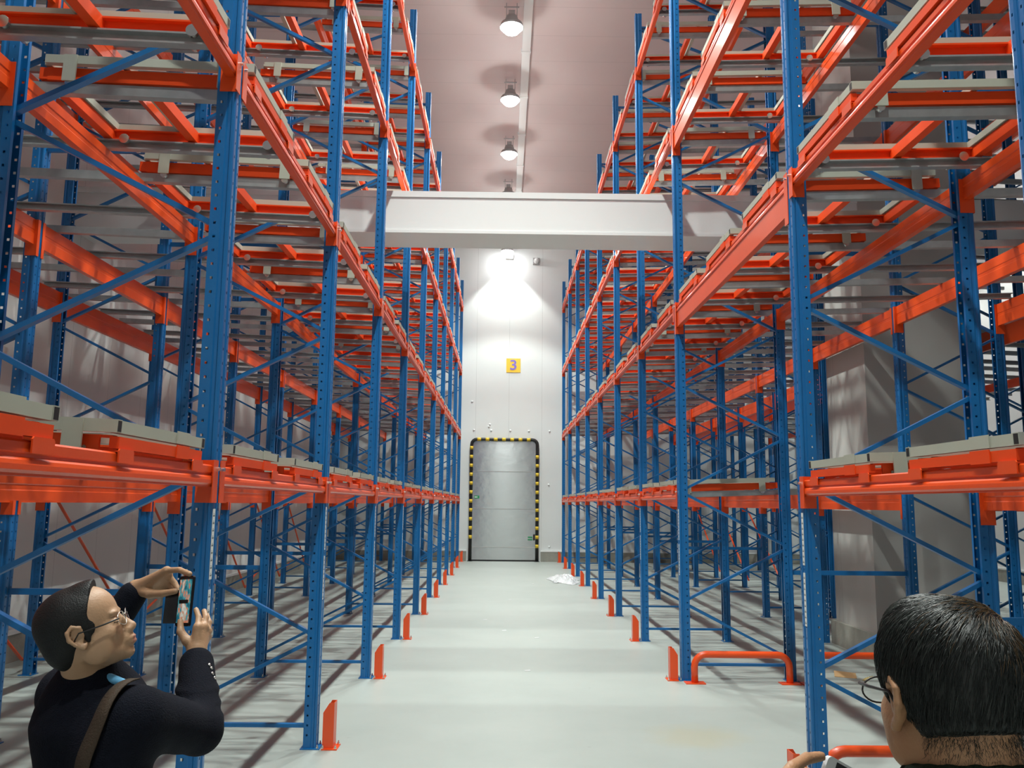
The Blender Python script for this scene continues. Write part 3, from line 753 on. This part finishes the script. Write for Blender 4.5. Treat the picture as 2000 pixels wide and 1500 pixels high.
# ---- the man with the spectacles, photographing with a raised phone
TH = frame_T(K((-.941, 2.0, 1.656)), math.radians(15), math.radians(24), 0, 1.0)
RW = K((-.812, 2.36, 1.555)); LW = K((-1.035, 2.485, 1.700)); RWi = K((-.806, 2.35, 1.535))
def KS_(l): return [[K(p) for p in f] for f in l]
S = SDF((-1.60, 2.05, -.01), (-.72, 3.06, 1.78), .0045)
head(S, TH, .003)
S.cone(L(TH, (-.035, 0, -.04)), K((-.945, 2.06, 1.53)), .054, .060, .02)
NB = K((-.940, 2.055, 1.535)); SHR = K((-.80, 1.965, 1.485)); SHL = K((-1.060, 2.17, 1.495)); EMR = K((-.735, 2.185, 1.395)); EML = K((-1.13, 2.44, 1.52))
CX_, CY_ = NB[0], NB[1] + .02
S.cone((CX_, CY_, 1.34), (CX_, CY_ + .02, 1.02), .115, .11, .05); S.cone((SHL[0] + .03, SHL[1] - .03, 1.36), (SHR[0] - .03, SHR[1] + .03, 1.36), .06, .06, .05)
S.cone(NB, (CX_, CY_, 1.34), .062, .10, .04)
LEGS = ((CX_ + .075, CY_ - .045), (CX_ - .075, CY_ + .085))
for q in LEGS:
    S.cone((q[0], q[1], .95), (q[0] + .01, q[1] + .02, .50), .082, .055, .04); S.cone((q[0] + .01, q[1] + .02, .50), (q[0], q[1], .09), .052, .036, .02)
    S.cone((q[0] - .01, q[1], .045), (q[0] + .10, q[1] + .12, .035), .036, .03, .02)
S.cone(SHR, EMR, .048, .040, .02); S.cone(EMR, RWi, .040, .027, .02)
S.cone(SHL, EML, .048, .040, .02); S.cone(EML, LW, .040, .027, .02)
limb_hand(S, RW, [K(p) for p in ((-.8134, 2.362, 1.6142), (-.8048, 2.385, 1.6122), (-.8022, 2.405, 1.5979), (-.8076, 2.425, 1.5794))],
    KS_([[(-.8201, 2.385, 1.6363), (-.8335, 2.400, 1.6547)], [(-.8071, 2.403, 1.6345), (-.8195, 2.424, 1.6483)],
     [(-.803, 2.420, 1.619), (-.8164, 2.438, 1.6355)], [(-.8066, 2.436, 1.595), (-.8201, 2.452, 1.6113)]]),
    [K(p) for p in ((-.8372, 2.356, 1.5788), (-.8582, 2.362, 1.6019), (-.8653, 2.375, 1.6272))])
limb_hand(S, LW, [K(p) for p in ((-.9353, 2.440, 1.7557), (-.940, 2.462, 1.743), (-.9469, 2.480, 1.7238), (-.9549, 2.490, 1.7043))],
    KS_([[(-.8937, 2.420, 1.7596), (-.854, 2.392, 1.7512)], [(-.9204, 2.465, 1.7182), (-.9007, 2.455, 1.6941)],
     [(-.9287, 2.478, 1.7003), (-.9094, 2.465, 1.6818)], [(-.9383, 2.485, 1.6856), (-.9178, 2.470, 1.6714)]]),
    [K(p) for p in ((-.9832, 2.450, 1.6906), (-.9388, 2.430, 1.694), (-.8993, 2.415, 1.7019))])
THi = np.array(TH.inverted())
def pick_lip(C, Ti=THi):
    q = C @ Ti[:3, :3].T + Ti[:3, 3]
    return ((q[:, 0] > .094) & (np.abs(q[:, 1]) < .017) & (q[:, 2] > -.080) & (q[:, 2] < -.0605)).astype(int)
man = obj_from(S.mesh('person', ['skin', 'lip'], pick_lip), 'person')
tag(man, 'man in spectacles and dark navy coat at the left, raising a phone in both hands', 'person')
# hair
o_ = TH.translation
S = SDF((o_.x - .17, o_.y - .16, o_.z - .15), (o_.x + .17, o_.y + .16, o_.z + .17), .0032)
for c, r in (((-.018, 0, .038), (.100, .081, .088)), ((.022, 0, .040), (.064, .068, .078)), ((-.055, 0, -.01), (.058, .068, .075)), ((.040, 0, .094), (.046, .045, .030))): S.ell(c, r, TH, .015)
S.plane((1, 0, -.40), .016, TH, .004)
S.plane((.55, 0, -1), .062, TH, .006)
for s_ in (-1, 1): S.ell((.022, s_ * .0640, .012), (.018, .0085, .026), TH, .010); S.ell((.013, s_ * .0665, -.012), (.008, .006, .018), TH, .008)
for s_ in (-1, 1): S.ell((-.008, s_ * .090, -.008), (.024, .020, .030), TH, .004, True)
obj_from(S.mesh('hair', ['hair']), 'hair', man)
mb = MB()
for s_ in (-1, 1): mb.tube([L(TH, p) for p in ((.089, s_ * .012, .016), (.088, s_ * .024, .021), (.079, s_ * .038, .021), (.067, s_ * .048, .016))], [.0018, .0026, .0024, .001], 6)
mb.build('eyebrow', 'hair', man, True)
mb = MB()
for s_ in (-1, 1): mb.tube([L(TH, p) for p in ((.0868, s_ * .020, -.0095), (.0878, s_ * .029, -.0105), (.0845, s_ * .039, -.0095), (.079, s_ * .046, -.007))], .0011, 6)
mb.build('eyelid_line', 'hair', man, True)
# coat
S = SDF((-1.62, 2.02, .58), (-.70, 3.08, 1.78), .0055)
ELR = EMR; ELL = EML
def off(p, *d): return tuple(a + b for a, b in zip(p, d))
S.cone((CX_, CY_, 1.36), (CX_, CY_ + .02, 1.04), .135, .145, .05); S.cone(off(SHL, .02, -.01, -.03), off(SHR, -.02, .01, -.03), .076, .076, .07)
S.cone(off(SHL, .05, 0, -.10), (CX_ - .075, CY_ + .06, .76), .095, .11, .05); S.cone(off(SHR, -.05, 0, -.10), (CX_ + .07, CY_ - .05, .76), .095, .11, .05)
S.cone(off(NB, -.014, 0, .042), off(NB, 0, .01, -.09), .066, .14, .07)
S.cone(off(SHR, 0, 0, -.01), ELR, .078, .063, .05); S.cone(ELR, off(RWi, .003, -.01, -.016), .062, .052, .03)
S.cone(off(SHL, 0, 0, -.01), ELL, .070, .056, .04); S.cone(ELL, off(LW, -.012, -.004, -.022), .055, .046, .03)
for t_, r_ in ((.18, .066), (.36, .064), (.55, .061)):     # cloth folds on the raised forearm
    p_ = Vector(ELR).lerp(Vector(RWi), t_); S.ell(p_, (r_, r_, .010), None, .018)
for t_ in (.45, .7): S.ell(Vector(SHR).lerp(Vector(ELR), t_), (.012, .070, .068), None, .02)
S.chain([(NB[0] - .016 + .068 * math.cos(a), NB[1] + .066 * math.sin(a), NB[2] + .056 - .020 * math.cos(a)) for a in np.linspace(1.1, 1.1 + 5.7, 17)], [.0115] * 17, .016)
S.ell(off(NB, -.010, 0, .104), (.056, .055, .045), None, .008, True)
S.cone((CX_, CY_ + .02, .80), (CX_, CY_ + .02, .64), .155, .165, .04)
coat = obj_from(S.mesh('coat', ['navy']), 'coat', man)
from mathutils.bvhtree import BVHTree
bv = BVHTree.FromPolygons([v.co.copy() for v in coat.data.vertices], [tuple(p.vertices) for p in coat.data.polygons])
mb = MB()
for p in ((-.7458, 2.3, 1.5392), (-.7424, 2.3, 1.5264), (-.7357, 2.29, 1.5142), (-.7322, 2.29, 1.5003)):
    l_, n_, _, _ = bv.find_nearest(Vector(K(p))); mb.tube([l_ - n_ * .002, l_ + n_ * .003], .0050, 10)
mb.build('sleeve_button', 'zinc', man, True)
wd = (Vector(LW) - Vector(ELL)).normalized()
MB().tube([Vector(LW) - wd * .004, Vector(LW) + wd * .010], [.0325, .0315], 20).build('wristwatch', 'zinc', man, True)
cp = Vector(K((-.8333, 1.98, 1.5453))); l_, n_, _, _ = bv.find_nearest(cp)
MB().tube([Vector(NB) + Vector((.03, -.03, .02)), l_ + Vector((0, 0, .005))], [.016, .009], 12).build('shirt_collar', 'blueshirt', man, True)
S = SDF((CX_ - .26, CY_ - .24, .0), (CX_ + .28, CY_ + .32, .95), .010)
for q in LEGS:
    S.cone((q[0], q[1], .88), (q[0] + .01, q[1] + .02, .50), .105, .080, .03); S.cone((q[0] + .01, q[1] + .02, .50), (q[0], q[1], .10), .080, .066, .02)
obj_from(S.mesh('trousers', ['trouser']), 'trousers', man)
def shoe(a, b, parent, z=.0):
    S = SDF((min(a[0], b[0]) - .08, min(a[1], b[1]) - .08, -.02), (max(a[0], b[0]) + .08, max(a[1], b[1]) + .08, .14), .007)
    S.cone((*a, .048), (*b, .040), .048, .042, .02); S.cone((*a, .05), (*a, .09), .048, .045, .02)
    S.plane((0, 0, -1), 0, Matrix.Identity(4), .004)
    return obj_from(S.mesh('shoe', ['shoe']), 'shoe', parent)
for q in LEGS: shoe((q[0] - .01, q[1]), (q[0] + .12, q[1] + .14), man)
# spectacles
gl = tag(empty('spectacles', L(TH, (0, 0, 0))), 'thin black spectacles on the face of the man at the left', 'spectacles')
def GP(p): return tuple(Vector(L(TH, p)) - Vector(L(TH, (0, 0, 0))))
for s_ in (-1, 1):
    MB().tube([GP((.098, s_ * .066, -.002)), GP((.06, s_ * .076, -.001)), GP((.0, s_ * .082, .004)), GP((-.018, s_ * .083, -.012))], [.0022, .0022, .0018, .0018], 6).build('temple', 'dark', gl, True)
    rim = [GP((.103 - .010 * abs(math.cos(a)) * (1 if math.cos(a) * 1 > 0 else 0), s_ * (.036 + .026 * math.cos(a)), -.006 + .018 * math.sin(a))) for a in np.linspace(0, 2 * PI, 25)]
    MB().tube(rim, .0009, 5).build('rim', 'zinc', gl, True)
    n = len(rim) - 1; MB().add([GP((.103, s_ * .036, -.006))] + rim[:n], [(0, 1 + i, 1 + (i + 1) % n) for i in range(n)]).build('lens', 'glassy', gl, True)
MB().tube([GP((.102, .010, 0)), GP((.105, 0, .003)), GP((.102, -.010, 0))], .0012, 6).build('bridge', 'zinc', gl, True)
MB().box(-.001, .001, -.001, .001, -.001, .001)
# shoulder bag strap laid on the coat
def strap(path, wid, off, parent, name, mt, hint):
    pts = []
    for i in range(len(path) - 1):
        for t in np.linspace(0, 1, 9)[:-1]: pts.append(Vector(path[i]).lerp(Vector(path[i + 1]), t))
    pts.append(Vector(path[-1])); P2 = []; N = []
    for p in pts:
        loc, nor, _, _ = bv.find_nearest(p); P2.append(loc + nor * off); N.append(nor)
    for _ in range(3):
        P2 = [P2[0]] + [(P2[i - 1] + P2[i] * 2 + P2[i + 1]) / 4 for i in range(1, len(P2) - 1)] + [P2[-1]]
        N = [N[0]] + [((N[i - 1] + N[i] * 2 + N[i + 1]) / 4).normalized() for i in range(1, len(N) - 1)] + [N[-1]]
    mb = MB(); vs = []
    for i, p in enumerate(P2):
        t = (P2[min(i + 1, len(P2) - 1)] - P2[max(i - 1, 0)]).normalized(); a = t.cross(N[i]).normalized()
        vs += [p - a * wid / 2, p + a * wid / 2, p + a * wid / 2 + N[i] * .004, p - a * wid / 2 + N[i] * .004]
    fs = [(i * 4 + k, i * 4 + (k + 1) % 4, (i + 1) * 4 + (k + 1) % 4, (i + 1) * 4 + k) for i in range(len(P2) - 1) for k in range(4)]
    mb.add(vs, fs + [(0, 1, 2, 3), tuple(len(vs) - 4 + k for k in (3, 2, 1, 0))]); return mb.build(name, mt, parent, True)
bag = tag(empty('shoulder_bag', (0, 0, 0)), 'brown shoulder bag strap over the right shoulder of the man at the left', 'bag')
strap([K(p) for p in ((-.812, 1.975, 1.535), (-.835, 1.93, 1.545), (-.855, 1.87, 1.50), (-.875, 1.86, 1.40), (-.885, 1.86, 1.28), (-.89, 1.86, 1.13))], .042, .012, bag, 'strap', 'brown', None)
MB().box(NB[0] - .10, NB[0] + .14, NB[1] - .38, NB[1] - .28, .72, 1.00).build('bag_body', 'brown', bag)
# phone with a folded-back cover
def phone(C, wv, uv, W, H, mt, scr, label, flap=None, screen_in=(.9, .86)):
    C = Vector(C); wv = Vector(wv).normalized(); uv = Vector(uv); uv = (uv - wv * uv.dot(wv)).normalized(); nv = wv.cross(uv)
    Mx = Matrix((wv, nv, uv)).transposed().to_4x4(); Mx.translation = C
    r = empty('smartphone'); r.matrix_world = Mx; tag(r, label, 'phone')
    prof = []
    for cx, cz, a0 in ((W / 2 - .008, H / 2 - .008, 0), (-W / 2 + .008, H / 2 - .008, 90), (-W / 2 + .008, -H / 2 + .008, 180), (W / 2 - .008, -H / 2 + .008, 270)):
        for a in (0, 30, 60, 90): prof.append((cx + .008 * math.cos(math.radians(a0 + a)), cz + .008 * math.sin(math.radians(a0 + a))))
    MB().prism(prof, 'Y', -.004, .004).build('phone_body', mt, r)
    sy = flap if flap else 1
    return r, sy
C = K(((-.9061 - .8253) / 2, 2.405, (1.7392 + 1.6154) / 2))
wv = Vector((-.8459 + .9061, -.05, .0074)); uv = Vector((-.0212, 0, -.1312)) * -1
ph, _ = phone(C, wv, uv, .080, .158, 'phone_black', None, 'black smartphone with lit screen held up by the man at the left')
# wv x uv points away from the viewer or towards? the screen faces the holder (-y side of the scene)
nv = Vector(wv).normalized().cross(Vector(uv).normalized()); sgn = -1 if nv.y > 0 else 1
a_, b_ = (.004, .0046) if sgn > 0 else (-.0046, -.004)
MB().box(-.036, .036, a_, b_, -.068, .068).build('screen', 'screen_on', ph)
MB().box(-.030, .024, a_ - (.0003 if sgn < 0 else -.0003), b_ + (.0 if sgn < 0 else .0003), -.008, .004).build('camera_strip', 'phone_black', ph)
MB().add([(-.041, -.004 * sgn, -.070), (-.041, -.004 * sgn, .035), (-.094, .018 * sgn, .035), (-.094, .018 * sgn, -.070), (-.041, -.007 * sgn, -.070), (-.041, -.007 * sgn, .035), (-.094, .015 * sgn, .035), (-.094, .015 * sgn, -.070)],
         [(0, 1, 2, 3), (7, 6, 5, 4), (0, 4, 5, 1), (1, 5, 6, 2), (2, 6, 7, 3), (3, 7, 4, 0)]).build('flip_cover', 'phone_black', ph)

# ---- the man seen from behind at the lower right
KR = 1.09
TR = frame_T(K((.533, 1.05, 1.728), KR), PI / 2 + math.radians(6), math.radians(-3), math.radians(0), .97)
S = SDF((.16, .78, -.01), (1.00, 1.52, 1.87), .0045)
head(S, TR)
S.cone(L(TR, (-.035, 0, -.04)), (.60, 1.115, 1.52), .058, .066, .02)
S.cone((.61, 1.10, 1.40), (.62, 1.10, 1.05), .12, .115, .05); S.cone((.46, 1.08, 1.44), (.77, 1.11, 1.44), .055, .055, .05); S.cone((.60, 1.11, 1.52), (.605, 1.10, 1.42), .066, .10, .03)
for q in ((.53, 1.10), (.70, 1.11)):
    S.cone((q[0], q[1], .98), (q[0], q[1], .52), .085, .056, .04); S.cone((q[0], q[1], .52), (q[0], q[1] - .02, .09), .054, .037, .02)
    S.cone((q[0], q[1] - .02, .045), (q[0] - .03, q[1] + .15, .035), .036, .03, .02)
EL2 = (.30, 1.12, 1.26); RW2 = K((.335, 1.150, 1.530), KR)
S.cone((.44, 1.08, 1.43), EL2, .048, .040, .02); S.cone(EL2, RW2, .040, .028, .02)
S.cone((.79, 1.11, 1.43), (.84, 1.13, 1.15), .048, .040, .02); S.cone((.84, 1.13, 1.15), (.74, 1.31, 1.21), .040, .028, .02)
limb_hand(S, RW2, [K((.3763, 1.190, 1.5906), KR), K((.385, 1.212, 1.578), KR), K((.390, 1.232, 1.562), KR), K((.392, 1.248, 1.545), KR)],
    [[K((.3988, 1.215, 1.5990), KR), K((.4303, 1.250, 1.6010), KR), K((.4603, 1.277, 1.5965), KR)], [K((.412, 1.25, 1.575), KR), K((.440, 1.288, 1.570), KR), K((.462, 1.300, 1.566), KR)],
     [K((.418, 1.268, 1.552), KR), K((.445, 1.298, 1.548), KR), K((.466, 1.306, 1.546), KR)], [K((.416, 1.278, 1.533), KR), K((.442, 1.302, 1.530), KR), K((.458, 1.310, 1.528), KR)]],
    [K((.372, 1.172, 1.545), KR), K((.410, 1.205, 1.535), KR), K((.436, 1.235, 1.538), KR)])
limb_hand(S, (0.740, 1.310, 1.210), [(0.705, 1.365, 1.240), (0.700, 1.375, 1.222), (0.698, 1.380, 1.202), (0.700, 1.380, 1.182)],
    [[(0.680, 1.405, 1.245), (0.670, 1.385, 1.260)], [(0.675, 1.415, 1.222), (0.662, 1.390, 1.232)], [(0.675, 1.415, 1.200), (0.662, 1.390, 1.208)], [(0.680, 1.410, 1.178), (0.668, 1.390, 1.185)]],
    [(0.720, 1.335, 1.245), (0.695, 1.350, 1.265), (0.675, 1.365, 1.270)])
TRi = np.array(TR.inverted()); TRi_ = TR.inverted()
man2 = obj_from(S.mesh('person', ['skin2', 'lip'], lambda C: ((C @ TRi[:3, :3].T + TRi[:3, 3])[:, 0] > 9).astype(int)), 'person')
tag(man2, 'black-haired man seen from behind at the lower right, holding a white phone', 'person')
o_ = TR.translation
S = SDF((o_.x - .16, o_.y - .17, o_.z - .15), (o_.x + .16, o_.y + .17, o_.z + .17), .0030)
for c, r in (((-.018, 0, .038), (.104, .086, .092)), ((.022, 0, .042), (.068, .072, .082)), ((-.058, 0, -.015), (.058, .070, .078)), ((.035, 0, .090), (.050, .052, .036))): S.ell(c, r, TR, .015)
S.plane((1, 0, -.40), .034, TR, .004); S.plane((-.25, 0, -1), .050, TR, .006)
for s_ in (-1, 1): S.ell((-.004, s_ * .092, -.010), (.027, .024, .032), TR, .004, True)
hme = S.mesh('hair', ['hair2']); hair = obj_from(hme, 'hair', man2)
# strands combed away from the whorl
bh = BVHTree.FromPolygons([v.co.copy() for v in hme.vertices], [tuple(p.vertices) for p in hme.polygons])
wh = Vector(L(TR, (-.062, -.040, .098))); rnd = random.Random(11); groups = {0: MB(), 1: MB(), 2: MB()}
polys = hme.polygons; hc = Vector(L(TR, (-.015, 0, .035))); nP = len(polys)
for k in range(9500):
    p = polys[rnd.randrange(nP)]; c = p.center; nor = p.normal
    if c.y > o_.y + .07 and rnd.random() < .7: continue
    if (TR.inverted() @ c).z < -.055 and rnd.random() < .5: continue
    away = (c - wh); dist = away.length
    d = (away - nor * away.dot(nor)); d = d.normalized() if d.length > 1e-5 else Vector((0, 0, -1))
    swirl = nor.cross(d); dn = Vector((0, 0, -1)); dn = dn - nor * dn.dot(nor)
    d = (d * .8 + swirl * (.55 if dist < .05 else .15) + dn * min(.9, dist * 7) + Vector((rnd.gauss(0, .22), rnd.gauss(0, .22), rnd.gauss(0, .22)))).normalized()
    ln = rnd.uniform(.016, .034) * (1.0 if (TR.inverted() @ c).z > 0 else .5); n = 4; pts = []; q = c - nor * .001; lift = rnd.uniform(.0, .0035)
    for i in range(n + 1):
        t = i / n; pts.append(q + nor * (lift * math.sin(t * 2.2)) ); q = q + d * ln / n
        loc, nn, _, _ = bh.find_nearest(q); q = loc; d = (d - nn * d.dot(nn) * .9 + Vector((0, 0, -.10))).normalized(); nor = nn
    near = math.exp(-(dist / .045) ** 2)
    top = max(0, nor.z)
    g = 2 if rnd.random() < near * .8 else 1 if rnd.random() < .10 + .38 * top else 0  # grey strands denser on upward-facing hair: highlight painted in by colour
    r0 = .00045; groups[g].tube(pts, [r0, r0, r0 * .9, r0 * .7, r0 * .2], 3, None, False)
# short stubble below the hairline at the nape
for p in man2.data.polygons:
    q = TRi_ @ p.center
    if -.074 < q.z < -.030 and q.x < -.035:
        for _r in range(3):
            if rnd.random() < .9 * max(0, (q.z + .072) / .03) ** 1.6:
                c = p.center + Vector((rnd.uniform(-.002, .002), rnd.uniform(-.002, .002), rnd.uniform(-.002, .002)))
                groups[0].tube([c, c + p.normal * .0015 + Vector((rnd.gauss(0, .0012), rnd.gauss(0, .0012), -.004)), c + p.normal * .0018 + Vector((rnd.gauss(0, .002), rnd.gauss(0, .002), -.0075))], [.0003, .0002, .0001], 3, None, False)
for g, mt in ((0, 'hair2'), (1, 'hairsheen'), (2, 'hairbrown')):
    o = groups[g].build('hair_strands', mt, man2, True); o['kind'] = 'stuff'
    if g: o['label'] = ['', 'grey strands painting the highlight into the hair', 'brownish strands at the crown'][g]
# jacket of the second man
S = SDF((.16, .76, .66), (1.06, 1.50, 1.70), .006)
NC = (.592, 1.118)
S.cone((.61, 1.10, 1.38), (.62, 1.10, 1.02), .14, .145, .05); S.cone((.47, 1.08, 1.42), (.76, 1.11, 1.42), .078, .078, .06)
S.cone((.51, 1.085, 1.34), (.53, 1.10, .78), .10, .11, .05); S.cone((.71, 1.11, 1.34), (.70, 1.12, .78), .10, .11, .05)
S.cone((NC[0], NC[1], 1.60), (NC[0], NC[1] - .01, 1.46), .068, .12, .06)
S.chain([(NC[0] + .072 * math.cos(a), NC[1] + .070 * math.sin(a), 1.618 - .020 * math.sin(a)) for a in np.linspace(0, 2 * PI, 17)], [.0105] * 17, .014)
S.ell((NC[0], NC[1] + .004, 1.66), (.060, .060, .055), None, .008, True)
S.cone((.44, 1.08, 1.42), EL2, .070, .058, .04); S.cone(EL2, (RW2[0] - .012, RW2[1] - .012, RW2[2] - .035), .056, .044, .03)
S.cone((.78, 1.11, 1.42), (.84, 1.13, 1.15), .070, .058, .04); S.cone((.84, 1.13, 1.15), (.755, 1.29, 1.205), .056, .044, .03)
obj_from(S.mesh('jacket', ['olive']), 'jacket', man2)
S = SDF((.38, .94, .0), (.85, 1.27, .95), .010)
for q in ((.53, 1.10), (.70, 1.11)):
    S.cone((q[0], q[1], .90), (q[0], q[1], .52), .105, .080, .03); S.cone((q[0], q[1], .52), (q[0], q[1] - .02, .10), .080, .066, .02)
obj_from(S.mesh('trousers', ['trouser']), 'trousers', man2)
for q in ((.53, 1.10), (.70, 1.11)): shoe((q[0], q[1] - .02), (q[0] - .03, q[1] + .17), man2)
gl = tag(empty('spectacles', L(TR, (0, 0, 0))), 'dark spectacles worn by the man at the lower right, temple at his ear', 'spectacles')
def GP(p): return tuple(Vector(L(TR, p)) - Vector(L(TR, (0, 0, 0))))
for s_ in (-1, 1):
    MB().tube([GP((.100, s_ * .070, .004)), GP((.06, s_ * .079, .006)), GP((.0, s_ * .083, .008)), GP((-.018, s_ * .083, -.008))], [.0026, .0026, .002, .002], 6).build('temple', 'dark', gl, True)
    rim = [GP((.103, s_ * (.038 + .027 * math.cos(a)), -.006 + .018 * math.sin(a))) for a in np.linspace(0, 2 * PI, 25)]
    MB().tube(rim, .0013, 5).build('rim', 'dark', gl, True)
    n = len(rim) - 1; MB().add([GP((.103, s_ * .038, -.006))] + rim[:n], [(0, 1 + i, 1 + (i + 1) % n) for i in range(n)]).build('lens', 'glassy', gl, True)
MB().tube([GP((.103, .011, 0)), GP((.105, 0, .003)), GP((.103, -.011, 0))], .0014, 6).build('bridge', 'dark', gl, True)
# white phone: top left corner up, screen towards the holder
A = Vector(K((.4730, 1.283, 1.5975), KR)); s1 = Vector(K((.4437, 1.27, 1.5771), KR)) - A; l1 = Vector(K((.5365, 1.31, 1.5609), KR)) - A
l1.normalize(); s1 = (s1 - l1 * s1.dot(l1)).normalized()
Cc = A + s1 * .034 + l1 * .068
r, _ = phone(Cc, s1, -l1, .068, .138, 'phone_white', None, 'white smartphone in the hand of the man at the lower right')
nv = s1.cross(-l1); sg = 1 if nv.y < 0 else -1
a_, b_ = (.004, .0046) if sg > 0 else (-.0046, -.004)
MB().box(-.030, .030, a_, b_, -.052, .050).build('screen', 'screen_off', r)
MB().box(-.008, .008, a_, b_, .059, .0605).build('speaker_slot', 'lamp_body', r)
